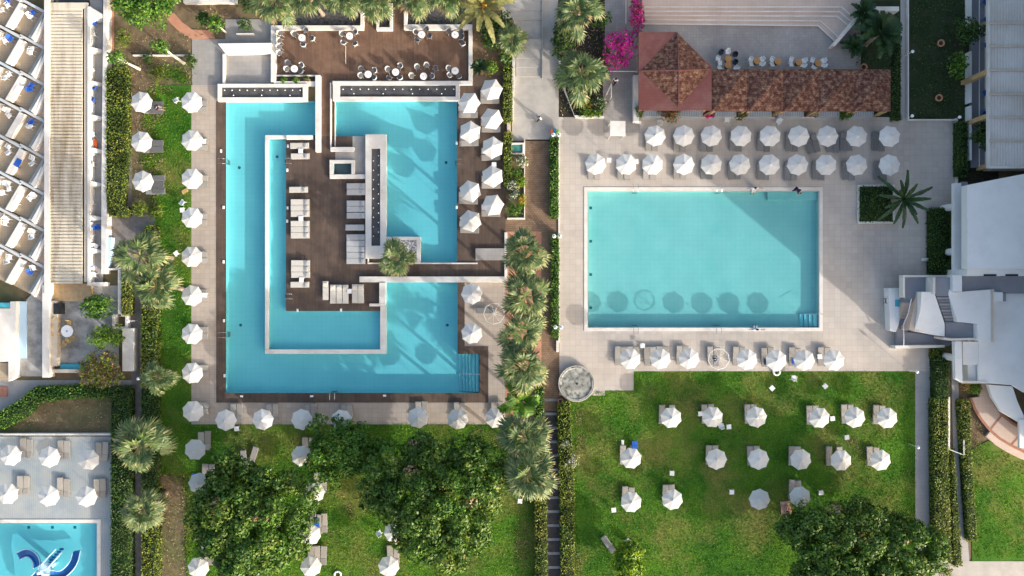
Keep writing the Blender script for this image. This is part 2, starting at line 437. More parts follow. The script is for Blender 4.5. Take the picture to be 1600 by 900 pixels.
mat('magenta_flower', (.7, .015, .33), (.8, .03, .45), scale=2, rough=.7, island=.35, trans=.3)
mat('crimson_flower', (.28, .015, .04), (.4, .03, .07), scale=2, rough=.7, island=.4, trans=.25)
mat('pale_flower', (.55, .56, .46), (.7, .7, .6), scale=2, rough=.7, island=.2, trans=.2)
mat('orange_flower', (.6, .25, .04), (.7, .4, .06), scale=2, rough=.7, island=.3, trans=.2)
mat('pink_leaf', (.2, .13, .06), (.4, .2, .17), scale=2, rough=.7, island=.4, trans=.2)
mat('facade', (.7, .68, .64), (.76, .74, .7), scale=.5, rough=.85)
mat('window_glass', (.02, .03, .035), (.03, .04, .05), scale=1, rough=.08, spec=.7)
mat('globe', (.8, .8, .78), (.84, .84, .82), scale=3, rough=.3)
mat('black_metal', (.015, .015, .016), (.025, .025, .027), scale=5, rough=.5)

# ------------------------------------------------------------------ sky, sun, camera
SUN_EL = math.radians(17.5)
SUN_DIR = Vector((.766 * math.cos(SUN_EL), -.643 * math.cos(SUN_EL), math.sin(SUN_EL)))   # towards the sun
SUN_STRENGTH, SKY_STRENGTH, EXPOSURE = 2.05, .15, 1.36
w = bpy.data.worlds.new('World'); SC.world = w; w.use_nodes = True
sky = w.node_tree.nodes.new('ShaderNodeTexSky'); sky.sky_type = 'NISHITA'; sky.sun_disc = False
sky.sun_elevation = SUN_EL; sky.sun_rotation = math.atan2(SUN_DIR.x, SUN_DIR.y); sky.dust_density = 5.; sky.ozone_density = .6
w.node_tree.links.new(sky.outputs[0], w.node_tree.nodes['Background'].inputs[0])
w.node_tree.nodes['Background'].inputs[1].default_value = SKY_STRENGTH
sl = bpy.data.lights.new('sun', 'SUN'); sl.energy = SUN_STRENGTH; sl.angle = math.radians(.55); sl.color = (1, .965, .9)
so = bpy.data.objects.new('sun', sl); COL.objects.link(so); so.rotation_euler = SUN_DIR.to_track_quat('Z', 'Y').to_euler(); so.location = (60, -50, 60)
cd = bpy.data.cameras.new('camera'); cam = bpy.data.objects.new('camera', cd); COL.objects.link(cam); SC.camera = cam
cam.location = (0, 0, CAM_H); cd.sensor_width = 36; cd.lens = 36 * CAM_H * PXM / 1600; cd.clip_end = 2000; cd.clip_start = .5
SC.view_settings.view_transform = 'Standard'; SC.view_settings.look = 'None'; SC.view_settings.exposure = EXPOSURE; SC.view_settings.gamma = 1
SC.cycles.max_bounces = 8; SC.cycles.transparent_max_bounces = 12; SC.cycles.caustics_reflective = False; SC.cycles.caustics_refractive = False

# ------------------------------------------------------------------ ground, lawns, paths
POOL_L = [RC(*r) for r in ((353, 158, 415, 614), (353, 158, 493, 211), (353, 552, 715, 614), (603, 441, 715, 614), (715, 553, 749, 614))]
POOL_IN = [RC(*r) for r in ((420, 217, 447, 546), (420, 486, 594, 546))]
POOL_UP = [RC(*r) for r in ((524, 157, 714, 229), (603, 157, 714, 371), (657, 371, 714, 410))]
POOL_B = [RC(919, 299, 1279, 511)]
POOL_K = [RC(-30, 818, 151, 930)]
TUB = [RC(521, 255, 549, 272)]
ALLP = POOL_L + POOL_IN + POOL_UP + POOL_B + POOL_K + TUB
mat('dry_ground', (.12, .085, .05), (.2, .145, .085), scale=1.2, rough=.95, bump=.6, bscale=6, stain=(.07, .11, .03), stain_scale=.09, stain_amt=.85)
sheet('ground', [(-400, -400, 400, 400)], -.06, 'dry_ground', ALLP)
sheet('lawn', [RC(243, 133, 300, 690), RC(243, 663, 836, 740), RC(292, 738, 836, 1030)], -.008, 'lawn_soil')
sheet('lawn', [RC(890, 580, 1432, 1030), RC(1455, 560, 1482, 880)], -.004, 'lawn_soil')
polysheet('lawn', [(1519, 702), (1546, 688), (1576, 702), (1610, 715), (1660, 735), (1660, 874), (1519, 878)], -.006, 'lawn_soil')
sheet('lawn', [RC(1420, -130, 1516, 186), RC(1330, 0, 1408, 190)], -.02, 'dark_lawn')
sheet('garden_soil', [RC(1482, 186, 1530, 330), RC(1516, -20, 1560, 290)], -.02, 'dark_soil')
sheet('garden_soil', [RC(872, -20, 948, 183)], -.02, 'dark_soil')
sheet('garden_soil', [RC(735, -20, 803, 150)], -.015, 'soil')
sheet('pool_paving', [RC(299, 133, 353.5, 663), RC(299, 613, 716, 663), RC(714, 441, 790, 663)], .0, 'beige_tile', POOL_L)
sheet('pool_paving', [RC(872, 183, 1421, 580), RC(872, 560, 990, 610), RC(1421, 187, 1497, 331), RC(1421, 331, 1456, 581), RC(872, 600, 945, 618)], .0, 'pool_tile_deck', POOL_B)
sheet('pool_paving', [RC(-140, 682, 176, 1030)], .0, 'blue_grey_tile', POOL_K)
sheet('deck_edge', [RC(338, 158, 354, 629), RC(338, 613, 763, 629), RC(749, 541, 763, 629), RC(714, 541, 763, 554), RC(714, 438, 726, 545)], .03, 'dark_deck', POOL_L, skirt=.1)
sheet('wood_terrace', [RC(425, 44, 735, 129), RC(566, -30, 589, 46), RC(611, -30, 636, 46), RC(499, 125, 517, 230)], .034, 'brown_deck', skirt=.1)
sheet('wood_deck', [RC(447, 213, 576, 486), RC(499, 225, 524, 260), RC(560, 440, 596, 486)], .04, 'dark_deck', TUB, skirt=.15)
sheet('wood_deck', [RC(447, 410, 790, 434), RC(714, 132, 790, 438), RC(736, 118, 790, 138)], .044, 'dark_deck', skirt=.15)
sheet('promenade', [RC(800, 60, 873, 220), RC(803, -130, 872, 60)], .004, 'concrete')
sheet('cobble_path', [RC(820, 218, 862, 366), RC(790, 342, 873, 366), RC(818, 360, 868, 642), RC(850, 520, 874, 642)], .004, 'brown_cobble')
sheet('palm_bed', [RC(790, 362, 846, 665)], .012, 'terracotta_ramp')
sheet('stepping_path', [RC(848, 624, 880, 1030)], .002, 'dark_cobble')
for i in range(18):
    y = 625 + 21.8 * i
    MB().pbox(851 + i * .35, y - 2, 873.5 + i * .35, y + 2, -.02, .025).build('path_bar', 'path_bar')['kind'] = 'structure'
sheet('garden_path', [RC(205, 440, 223, 1030)], -.004, 'narrow_path')
sheet('garden_path', [RC(168, 335, 243, 420), RC(188, 230, 206, 345), RC(188, 400, 225, 460)], -.012, 'narrow_path')
polysheet('garden_path', [(-40, 594), (222, 594), (222, 605), (60, 607), (30, 628), (-8, 655), (-40, 660)], -.01, 'grey_floor')
sheet('grey_path', [RC(1430, 580, 1455, 1030)], .002, 'grey_path')
polysheet('grey_path', [(1486, 560), (1497, 560), (1500, 700), (1515, 880), (1503, 890), (1490, 720)], .002, 'grey_path')
sheet('grey_path', [RC(1440, 877, 1660, 940)], .006, 'concrete')
sheet('plaza', [RC(1000, -130, 1345, 112), RC(945, -130, 1000, 200), RC(942, 120, 1000, 207)], .006, 'plaza_paving')
sheet('grey_path', [RC(1407, -130, 1419, 187)], .002, 'grey_path')
sheet('grey_paving', [RC(300, 61, 352, 135), RC(350, 82, 424, 133), RC(352, 30, 424, 70)], -.01, 'grey_paving')
polysheet('brick_path', [(256, 22), (272, 20), (284, 34), (300, 46), (330, 47), (336, 60), (300, 61), (280, 49), (266, 36)], .01, 'terracotta_ramp')
sheet('brick_path', [RC(165, -10, 178, 85)], -.02, 'terracotta_ramp')
sheet('stone_bed', [RC(425, 6, 566, 44), RC(634, 6, 737, 44), RC(592, 8, 610, 42)], .0, 'dark_stone')
sheet('stone_bed', [RC(602, 375, 652, 410)], .36, 'pebble')
sheet('stone_bed', [RC(346, 136, 473, 153)], .34, 'slate_bed')
sheet('stone_bed', [RC(531, 134, 712, 151)], .34, 'slate_bed')
sheet('stone_bed', [RC(580, 232, 594, 384)], .34, 'slate_bed')

# ------------------------------------------------------------------ pools


def pool(rects, depth, fm, level=-.1, rim=.02, holes=()):
    xs, ys, c = cells(rects, holes); b = MB(); s = MB()
    for i, j in sorted(c):
        x0, x1, y0, y1 = xs[i], xs[i + 1], ys[j], ys[j + 1]; z = -depth
        b.add([(x0, y0, z), (x1, y0, z), (x1, y1, z), (x0, y1, z)], [(0, 1, 2, 3)])
        s.add([(x0, y0, level), (x1, y0, level), (x1, y1, level), (x0, y1, level)], [(0, 1, 2, 3)])
        if (i - 1, j) not in c: b.add([(x0, y0, z), (x0, y1, z), (x0, y1, rim), (x0, y0, rim)], [(3, 2, 1, 0)])
        if (i + 1, j) not in c: b.add([(x1, y0, z), (x1, y1, z), (x1, y1, rim), (x1, y0, rim)], [(0, 1, 2, 3)])
        if (i, j - 1) not in c: b.add([(x0, y0, z), (x1, y0, z), (x1, y0, rim), (x0, y0, rim)], [(0, 1, 2, 3)])
        if (i, j + 1) not in c: b.add([(x0, y1, z), (x1, y1, z), (x1, y1, rim), (x0, y1, rim)], [(3, 2, 1, 0)])
    o = b.build('pool_basin', fm); o['kind'] = 'structure'
    o = s.build('pool_water', 'water'); o['kind'] = 'structure'


pool(POOL_L, .9, 'pool_floor', level=-.06)
pool(POOL_IN, .6, 'pool_floor', level=-.02)
pool(POOL_UP, .8, 'pool_floor', level=-.06)
pool(POOL_B, .65, 'pool_floor_pale', level=-.12)
pool(POOL_K, .45, 'kid_pool_floor', level=-.08)
b = RC(*(521, 255, 549, 272))
MB().box(b[0], b[1], -.5, b[2], b[3], -.45).build('tub_basin', 'grey_floor')['kind'] = 'structure'
MB().add([(b[0], b[1], .28), (b[2], b[1], .28), (b[2], b[3], .28), (b[0], b[3], .28)], [(0, 1, 2, 3)]).build('tub_water', 'tub_water')['kind'] = 'structure'


def steps(n, x0, y0, x1, y1, ztop, zbot, m, label, horiz=True, floor=-1.0, flip=False):
    t = empty('pool_steps', (0, 0, 0), 0, label, 'pool steps')
    for k in range(n):
        z = ztop + (zbot - ztop) * k / (n - 1)
        kk = k if not flip else n - 1 - k
        a = RC(x1 - (kk + 1) * (x1 - x0) / n, y0, x1 - kk * (x1 - x0) / n - .25, y1)
        MB().box(a[0] + .015, a[1] + .015, floor + .004, a[2] - .015, a[3] - .015, z).build('step', m, t)
    return t


mat('step_blue', (.42, .56, .6), (.5, .63, .66), scale=2, rough=.6)
t = steps(6, 716.5, 553.5, 748.5, 613, -.12, -.75, 'step_blue', 'broad submerged steps with a hand rail at the corner of the L-shaped pool', floor=-.89)
a = W(716, 584); b_ = W(751, 584)
MB().path([(b_[0], b_[1], .03), (b_[0], b_[1], .5), (a[0] + .2, a[1], .25), (a[0] + .2, a[1], -1.1)], .022).build('hand_rail', 'steel', t)
steps(5, 525, 213.5, 552, 228.5, -.08, -.65, 'step_blue', 'submerged steps beside the white hot tub terrace', floor=-.79)
t = steps(4, 1252, 491, 1278.5, 510.5, -.16, -.5, 'step_blue', 'small white corner steps of the rectangular pool', floor=-.64)
a = W(1252, 490.5); b_ = W(1283, 490.5)
MB().path([(b_[0], b_[1], .02), (b_[0], b_[1], .55), (a[0], a[1], .2), (a[0], a[1], -.9)], .02).build('hand_rail', 'steel', t)
o = MB().box(*RC(1201, 303, 1278.5, 312)[:2], -.64, *RC(1201, 299.3, 1278.5, 312)[2:], -.32).build('pool_bench', 'pool_floor_pale'); tag(o, 'long submerged bench ledge along the shaded corner of the rectangular pool', 'pool ledge')
for i, (x, y, z) in enumerate(((374, 262, -.895), (376, 508, -.895), (433, 245, -.595), (697, 254, -.795), (699, 508, -.895))):
    o = MB().lathe([(.16, 0), (.16, .01), (.06, .014)], 12, (*W(x, y, z), z)).build('pool_drain', 'drain_grate')
    tag(o, 'dark round drain ' + ('in the west arm of the L-shaped pool, north of its ladder', 'in the west arm of the L-shaped pool, near its southern ladder', 'in the narrow inner pool', 'near the ladder of the north-east pool', 'in the sunny south-east part of the L-shaped pool')[i], 'drain', 'drains in the pool floors')
for i, y in enumerate((325, 377, 429, 481)):
    o = MB().box(-.14, -.14, 0, .14, .14, .012).build('pool_drain', 'drain_grate', loc=(*W(923, y, -.64), -.646)); tag(o, f'square dark inlet, {ORD[i]} from the top along the west side of the rectangular pool', 'drain', 'drains in the pool floors')
for i, x in enumerate((45, 82, 117)):
    o = MB().box(-.14, -.14, 0, .14, .14, .012).build('pool_drain', 'drain_grate', loc=(*W(x, 824, -.44), -.445)); tag(o, f'dark square inlet of the children\'s pool, {ORD[i]} from the left', 'drain', 'drains in the pool floors')
for nm, (x0, y0, x1, y1) in dict(rectangular=(918, 298, 1280, 512), kids=(-30, 817, 152, 930)).items():
    f = MB(); w_ = 6
    a = RC(x0, y0, x1, y1); ww = .36
    sheet('pool_coping', [(a[0] - ww, a[1] - ww, a[2] + ww, a[3] + ww)], .05, 'white_plaster', [a], skirt=.1)


def ladder(px, py, ang, z, label):
    """two steel hoops going down over the pool edge; ang: direction from deck to water"""
    t = empty('pool_ladder', (*W(px, py), z), ang, label, 'pool ladder', 'steel pool ladders')
    for s in (-.25, .25):
        MB().path([(-.75, s, 0), (-.72, s, .35), (-.5, s, .62), (-.15, s, .62), (.12, s, .4), (.14, s, -.8)], .022).build('rail', 'steel', t)
    for k in range(3):
        MB().box(.09, -.24, -.25 - k * .25, .19, .24, -.22 - k * .25).build('rung', 'frame_grey', t)


ladder(353, 253, 0, .03, 'steel ladder on the west edge of the L-shaped pool, nearer the north end')
ladder(353.5, 523, 0, .03, 'steel ladder on the west edge of the L-shaped pool, nearer the south end')
ladder(521, 615, PI / 2, .03, 'steel ladder on the south edge of the L-shaped pool')
ladder(714, 254, PI, .04, 'steel ladder between parasols on the deck edge of the north-east pool')
ladder(447, 253, PI, .04, 'steel ladder from the lounge deck into the inner pool, near the top')
ladder(447.5, 463, PI, .04, 'steel ladder from the lounge deck into the inner pool, near the bottom corner')
ladder(992, 299, -PI / 2, .05, 'steel ladder at the top edge of the rectangular pool, nearer its west end')
ladder(1122, 299, -PI / 2, .05, 'steel ladder at the top edge of the rectangular pool, near the middle')
ladder(992, 511, PI / 2, .05, 'steel ladder at the bottom edge of the rectangular pool, nearer its west end')
ladder(1121, 511, PI / 2, .05, 'steel ladder at the bottom edge of the rectangular pool, near the middle')

# ------------------------------------------------------------------ white walls and planters
WALLN = [0]


def wall(label, x0, y0, x1, y1, z1=.45, z0=-.05, m='white_plaster', name='low_wall', cat='low wall'):
    return tag(MB().pbox(x0, y0, x1, y1, z0, z1).build(name, m, bevel=.02), label, cat)


def frame(label, x0, y0, x1, y1, z1, w=6., name='planter', z0=-.05, cat='planter', inner=None):
    t = empty(name, (*W((x0 + x1) / 2, (y0 + y1) / 2, z1), 0), 0, label, cat)
    c = t.location.copy()
    ws = w if isinstance(w, (tuple, list)) else (w,) * 4    # left, top, right, bottom
    for q in ((x0, y0, x1, y0 + ws[1]), (x0, y1 - ws[3], x1, y1), (x0, y0 + ws[1], x0 + ws[0], y1 - ws[3]), (x1 - ws[2], y0 + ws[1], x1, y1 - ws[3])):
        a = RC(*q, z1)
        MB().box(a[0] - c.x, a[1] - c.y, z0, a[2] - c.x, a[3] - c.y, z1).build('side_wall', 'white_plaster', t)
    return t


def globes(pts, z=.34):
    m = MB()
    for i, (x, y) in enumerate(pts):
        p = W(x, y, z + .12)
        t = empty('globe_lamp', (*p, z), 0)
        MB().lathe([(.03, 0), (.03, .1)], 8).build('stem', 'black_metal', t)
        MB().sphere((0, 0, .15), .065, 10, 6).build('globe', 'globe', t, smooth=True)
        yield i, t


frame('long white planter box with a row of small globe lamps north of the west pool', 340, 131, 480, 158, .5, (6, 5, 7, 6))
for i, t in globes([(351 + 11.8 * k, 141) for k in range(11)]): tag(t, f'small white globe lamp, {ORD[i]} from the left in the dark bed of the west planter', 'lamp', 'globe lamps in the planters')
for i, t in globes([(365 + 44 * k, 149) for k in range(3)]): tag(t, f'white globe lamp at the lower edge of the west planter, {ORD[i]} from the left', 'lamp', 'globe lamps in the planters')
frame('long white planter box with globe lamps below the wooden dining terrace', 520, 127, 718, 157, .5, (11, 6, 6, 6))
for i, t in globes([(536 + 13.3 * k, 139.5) for k in range(14)]): tag(t, f'small white globe lamp, {ORD[i]} from the left in the planter below the terrace', 'lamp', 'globe lamps in the planters')
for i, t in globes([(553 + 45.7 * k, 146.5) for k in range(4)]): tag(t, f'white globe lamp in the lower row of the terrace planter, {ORD[i]} from the left', 'lamp', 'globe lamps in the planters')
frame('tall white planter wall with globe lamps between lounge deck and north-east pool', 571, 210, 603, 404, .55, (9, 22, 9, 20))
for i, t in globes([(583.5, 251.5 + 14.7 * k) for k in range(9)]): tag(t, f'white globe lamp, {ORD[i]} from the top in the inner row of the upright planter', 'lamp', 'globe lamps in the planters')
for i, t in globes([(591.5, 243.5 + 14.9 * k) for k in range(9)]): tag(t, f'white globe lamp, {ORD[i]} from the top in the poolside row of the upright planter', 'lamp', 'globe lamps in the planters')
frame('square white planter of pebbles around the fan palm in the pool corner', 599, 370, 657, 411, .42, (3, 5, 6, 2))
frame('grey planter trough with three small plants at the terrace corner', 428, 117, 495, 134, .4, (3, 2, 2, 7))
sheet('stone_bed', [RC(431, 119, 493, 127)], .3, 'dark_soil')
frame('narrow white planter box with one palm between the two boardwalk lanes', 588, 5, 613, 46.5, .55, (4, 8, 4, 4))
# parapets of the dining terrace
wall('white parapet on the west side of the wooden dining terrace', 423, 46, 431, 128, .45)
wall('white parapet along the top of the dining terrace, in front of the stone bed with two palms', 423, 39.5, 568, 46, .45)
wall('short white wall turning north beside the west boardwalk lane', 563, -12, 568, 39.3, .6)
wall('white parapet along the top of the dining terrace, in front of the east stone bed', 631, 38, 738, 46, .45)
wall('short white wall turning north beside the east boardwalk lane', 631, -12, 636, 37.8, .6)
wall('white parapet on the east side of the wooden dining terrace', 732, 46.2, 738, 126, .45)
wall('white parapet along the bottom of the wooden dining terrace', 519, 126.2, 738, 132, .46)
wall('tall narrow white wall running down from the terrace to the lounge deck', 492.5, 117, 500, 237, .6)
wall('thin white upstand along the boardwalk beside the north-east pool', 515.5, 129, 517.5, 229.5, .35)
wall('thin white edge of the north-east pool beside the boardwalk', 522.5, 158, 524.3, 228.8, .12)
wall('white bench wall closing the north-east pool steps beside the hot tub', 516, 229.6, 553, 236, .5)
wall('white wall between the inner pool and the west channel', 414, 217.3, 420, 545.8, .12)
wall('white wall across the top of the inner pool', 414, 211, 447, 217, .12)
wall('thicker white wall above the first pair of lounge deck beds', 447.3, 211, 488.5, 217.5, .5)
wall('long white wall along the bottom of the inner pool', 414, 546, 603.5, 552.8, .12)
wall('white wall at the east end of the inner pool', 594, 479, 603.5, 545.8, .16)
wall('white wall between the lounge deck and the sunny south-east pool', 592.5, 441.5, 602.5, 474, .5)
wall('short white step wall at the lounge deck corner by the pool', 577, 474.3, 602.5, 478.7, .3)
wall('long white wall below the bridge deck', 561.5, 432, 788, 441, .42)
wall('thin white kerb along the top of the bridge deck', 574, 410.3, 746, 412.4, .16)
wall('thin white kerb beside the five pushed-together deck beds', 574, 384.5, 576, 410, .2)
wall('white kerb at the east end of the bridge deck', 788.2, 363, 792.5, 441, .25)
wall('white wall under the hot tub ending at the upright planter', 515, 272.4, 570.6, 279, .35)
t = empty('hot_tub', (*W(535, 263, .4), 0), 0, 'square hot tub with white rim beside the lounge deck', 'hot tub')
for q in ((515, 250, 554, 255), (515, 255.2, 521, 272), (549, 255.2, 554, 272)):
    a = RC(*q, .4); MB().box(a[0] - t.location.x, a[1] - t.location.y, -.05, a[2] - t.location.x, a[3] - t.location.y, .4).build('rim', 'white_plaster', t)
sheet('grey_paving', [RC(551, 213, 571, 273), RC(524, 236.4, 551, 250)], .05, 'grey_paving')
t = frame('glass wind screen triangle in a white frame at the head of the flower bed', 799, 223, 819, 240, .5, (1.2, 2.5, 2.5, 1.2), name='glass_screen', cat='glass screen')
o = MB().pprism([(800.5, 226), (816, 226), (816, 237), (800.5, 237)], .3, .36).build('glass_panel', 'glass_green', t); o.location = -t.location
# promenade walls, steps
o = MB().pprism([(801, 70), (806, 70), (802, 190), (798, 190)], -.05, .45).build('low_wall', 'white_plaster', bevel=.02); tag(o, 'slim white wall between the promenade steps and the clipped hedge strip', 'low wall')
wall('tan block at the gap in the hedge strip by the promenade', 792, 191, 798, 205, .35, m='beige_trim')
o = MB().pprism([(867.5, 78), (873, 80), (874, 122), (899, 184), (944, 184), (944, 181), (897.5, 180), (876.5, 122), (876, 80)], -.05, .4).build('low_wall', 'white_plaster'); tag(o, 'bent white wall around the palm and flower bed east of the promenade', 'low wall')
wall('short white wall stub between fan palms at the top of the promenade', 878, 8, 883, 38, .5)
for n, (y0, dy, k, x0, x1) in enumerate(((3, 14.3, 3, 785, 847.5), (78, 14, 4, 806.5, 846.5))):
    t = empty('garden_steps', (0, 0, 0), 0, ('shaded concrete steps at the very top of the promenade', 'sunny concrete steps halfway up the promenade')[n], 'steps')
    for i in range(k):
        a = RC(x0, -40 if n == 0 else 62, x1, y0 + dy * i)
        h = .05 + .05 * (k - i)
        MB().box(a[0], a[1], .0, a[2], a[3], h).build('step', 'concrete', t)
tag(MB().pbox(846.8, -30, 848.4, 122, -.02, .3).build('kerb_wall', 'concrete'), 'low concrete kerb between the promenade steps and the ramp', 'kerb')
wall('white kerb on the west side of the brown cobble path', 818.7, 218, 820.3, 341, .25)
wall('white kerb across the foot of the flower bed by the cobble path', 792, 340, 820.3, 342.5, .25)
wall('white kerb between the narrow hedge and the rectangular pool terrace', 872.3, 205, 874, 535, .12)
wall('white kerb stub below the last twin lamp beside the cobble path', 869, 532, 873, 550, .3)
tag(MB().pbox(743, 388, 788, 406.5, .03, .3).build('bench_slab', 'grey_paving'), 'slatted grey bench platform on the dark deck above the bridge', 'bench')
# right-hand plaza steps
t = empty('plaza_steps', (0, 0, 0), 0, 'wide terracotta and white steps across the shaded plaza', 'steps')
XR = ((1316, 1335), (1313, 1331), (1309, 1325), (1283, 1311), (1279, 1305))
for i, y in enumerate((11, 17.5, 24, 30.5, 37.3)):
    xa, xb = XR[i]; h = .6 - .1 * i; dy = (0, 1, 1.5, 2.5, 3)[i]
    run = xb - xa
    MB().pprism([(1003, -25), (1345, -25), (1345, 10), (xb + 2, y + dy + run), (xa, y + dy), (1003, y)], -.02, h - .012).build('tread', 'pink_tile', t)
    MB().pprism([(1003, y - 1.2), (xa - .6, y + dy - 1.2), (xb + 2, y + dy + run - 1.4), (xb + 1, y + dy + run), (xa - 1.2, y + dy + .5), (1003, y + .4)], h - .1, h).build('nosing', 'white_plaster', t)
o = MB().pprism([(1351, 10), (1356, 13), (1305, 72), (1299, 72)], -.05, 1.0).build('low_wall', 'white_plaster', bevel=.02); tag(o, 'slanting white wall closing the end of the plaza steps', 'low wall')
wall('white wall arm running east behind the dark palm bed', 1353, 10, 1405, 17, 1.0)
wall('thin white wall beside the narrow path next to the dark garden', 1418.6, -20, 1420.4, 188, .4)
wall('white edge wall at the foot of the dark garden', 1420.6, 186, 1497, 188, .35)
wall('white edge wall on the east side of the shaded terrace corner', 1495.5, 188.3, 1497.3, 286, .35)
frame('low planter box with beige rim holding the dark feather palm', 1341, 288.5, 1398, 349, .3, 3.)
sheet('garden_soil', [RC(1344, 291, 1395, 346)], .2, 'dark_soil')
wall('white partition at the west end of the bar counter', 989.5, 117, 998.5, 190, .8)
wall('small white planter kerb at the bar corner', 992, 189, 1002, 192, .5)
# left garden walls
wall('thin white retaining wall across the dry garden above the parasols', 207, 85, 299, 87, .3)
o = MB().pprism([(340, 68), (424, 67), (424, 82), (352, 83)], -.05, [.9, .9, .75, .75]).build('ramp_wall', 'white_plaster'); tag(o, 'sloping white wall west of the dining terrace', 'low wall')
wall('thin white wall between two grey yards west of the terrace', 347.5, 84, 351, 132, .4)
wall('white wall at the top edge beside the small red ramp', 286, -8, 368, 4, .6)
wall('angled white rail wall above the grey yard', 369, 51.5, 396, 53.5, .4)
wall('low white wall below the dry dirt plot', -30, 677.3, 178, 680.3, .5)
wall('low grey kerb wall around the children\'s terrace edge', 174, 683, 176.5, 940, .06, m='concrete')
wall('white side wall between the old yard and the clipped hedge', 184, 418, 189.5, 494, .7)
frame('small white box planter beside the white shed roof', 175, 491, 199, 514, .7, 3.5)
wall('white flat shed roof beside the narrow garden path', 191, 513, 208.5, 580, .9, name='shed', cat='shed')
wall('thin white fence wall in the hedge east of the grey path', 1481, 620, 1484.5, 702, .9)
t = MB().path([(*W(1483, 702, .9), .9), (*W(1506, 711, .9), .9)], .04).path([(*W(1506, 711, 1.), .98), (*W(1506, 688, 1.), .98)], .06).path([(*W(1506, 711, 0), 0), (*W(1506, 711, 1.), 1.)], .04).path([(*W(1506, 688, 0), 0), (*W(1506, 688, 1.), 1.)], .04).build('gate_rail', 'pole_white'); tag(t, 'bent white gate rail across the slanting path', 'gate')
# ------------------------------------------------------------------ buildings


def at(o, t): o.parent = t; o.location = -t.location; return o


# stepped hotel wing on the left: sawtooth balconies, corrugated roof, row of garden terraces
hw = empty('hotel_wing', (*W(60, 240), 0), 0, 'white hotel wing with sawtooth balconies and a long cream corrugated roof', 'hotel')
P = lambda b, n, m, par=None: at(b.build(n, m), hw) if par is None else b.build(n, m, par)
cr = MB()
a = RC(77, 5, 136, 443, .95)
nb = 84; dy = (a[3] - a[1]) / nb
for i in range(nb):           # standing ribs across the roof
    y = a[1] + i * dy
    cr.box(a[0], y, .82, a[2] - .5, y + dy * .5, .95); cr.box(a[0], y + dy * .5, .82, a[2] - .5, y + dy - .001, .88)
roof = P(cr, 'roof', 'corrugated_cream')
P(MB().pbox(131.5, 14, 136, 441, .82, .93), 'gutter', 'beige_trim'); P(MB().pbox(77, 4, 137, 13, .8, .97), 'roof_edge', 'corrugated_cream')
P(MB().pbox(69, -20, 76.8, 460, -.05, 1.1), 'wall', 'white_plaster')
P(MB().pbox(136.4, 10, 140.5, 446, -.05, 1.05), 'wall', 'white_plaster')
P(MB().pprism([(161.5, -10), (167, -10), (166, 200), (166.5, 365), (164, 428), (158, 428), (158.5, 300), (160, 150)], -.05, 1.0), 'parapet', 'white_plaster')
P(MB().pprism([(167, 370), (174, 371), (171, 402), (165, 428), (162, 427)], -.05, .7), 'parapet', 'pale_blue_paint')
P(MB().pbox(140.5, 0, 160, 441, -.05, .12), 'terrace_floor', 'grey_floor')
for i, y in enumerate((27, 76, 128.5, 181.5, 233, 285.5, 338.5, 390)):
    P(MB().pprism([(140.6, y - 3), (159, y + 1), (159, y + 4.5), (140.6, y + 6)], .1, [1.0, .55, .55, 1.0]), 'divider_wall', 'white_plaster')
P(MB().pprism([(135, 7), (160, 22), (160, 27), (135, 30)], .1, 1.0), 'divider_wall', 'white_plaster')
P(MB().pbox(140, 441, 164, 447, -.05, .9), 'parapet', 'white_plaster')
P(MB().pbox(77, 0, 136, 4.5, -.05, .3), 'roof_gap', 'window_glass')
P(MB().pbox(77.2, 443, 143, 470, -.05, .3), 'terrace_floor', 'tan_wood')
BAL = []
for c in range(3):
    for k in range(-1, 11):
        x = 43.7 - 36.7 * c; y = 65.8 + 57.1 * k - 17 * c
        if c == 0 and k > 6: continue
        if c == 1 and k > 6: continue
        if c == 2 and k > 6: continue
        tl = (x, y); tr = (x + 23, y + 11); br = (x + .6, y + 49.2); bl = (x - 22, y + 37.5)
        if max(tr[0], br[0]) < -8: continue
        f = P(MB().pprism([tl, tr, br, bl], -.05, .08), 'balcony', ('balcony_floor'))
        # broad white wall on the upper-left long side, thin rail on the lower-right one, its grey painting wall-side shade
        f2 = MB().pprism([(tl[0] - 13.5, tl[1] - 5.2), (tl[0] - 4.5, tl[1] - 1.2), (bl[0] - 4.5, bl[1] - 1.2), (bl[0] - 13.5, bl[1] - 5.2)], .09, .62); f2.build('balcony_wall', 'white_plaster', f)
        f3 = MB().pprism([tr, (tr[0] + 3.8, tr[1] + 1.8), (br[0] + 3.8, br[1] + 1.8), br], .09, .55); f3.build('balcony_rail', 'rail_shade_grey', f)
        f4 = MB().pprism([(tl[0] - 14, tl[1] - 9.5), (tl[0] - 12, tl[1] - 13), (tr[0] + 3, tr[1] - 3.5), (tr[0] + 1, tr[1] + .5)], .09, .6); f4.build('balcony_divider', 'plaster_grey', f)
        if c == 0: P(MB().pprism([(tr[0] + 4, tr[1] + 1.5), (69, tr[1] + 2), (69, tr[1] + 20), (54, tr[1] + 45), (br[0] + 4, br[1] + 1.5)], .05, .9), 'wall', 'white_plaster'); P(MB().pprism([(69, tr[1] + 20.5), (69, tr[1] + 54), (54.5, tr[1] + 45.5)], -.05, .3), 'light_well', 'pink_tile')
        BAL.append((c, k, x, y))
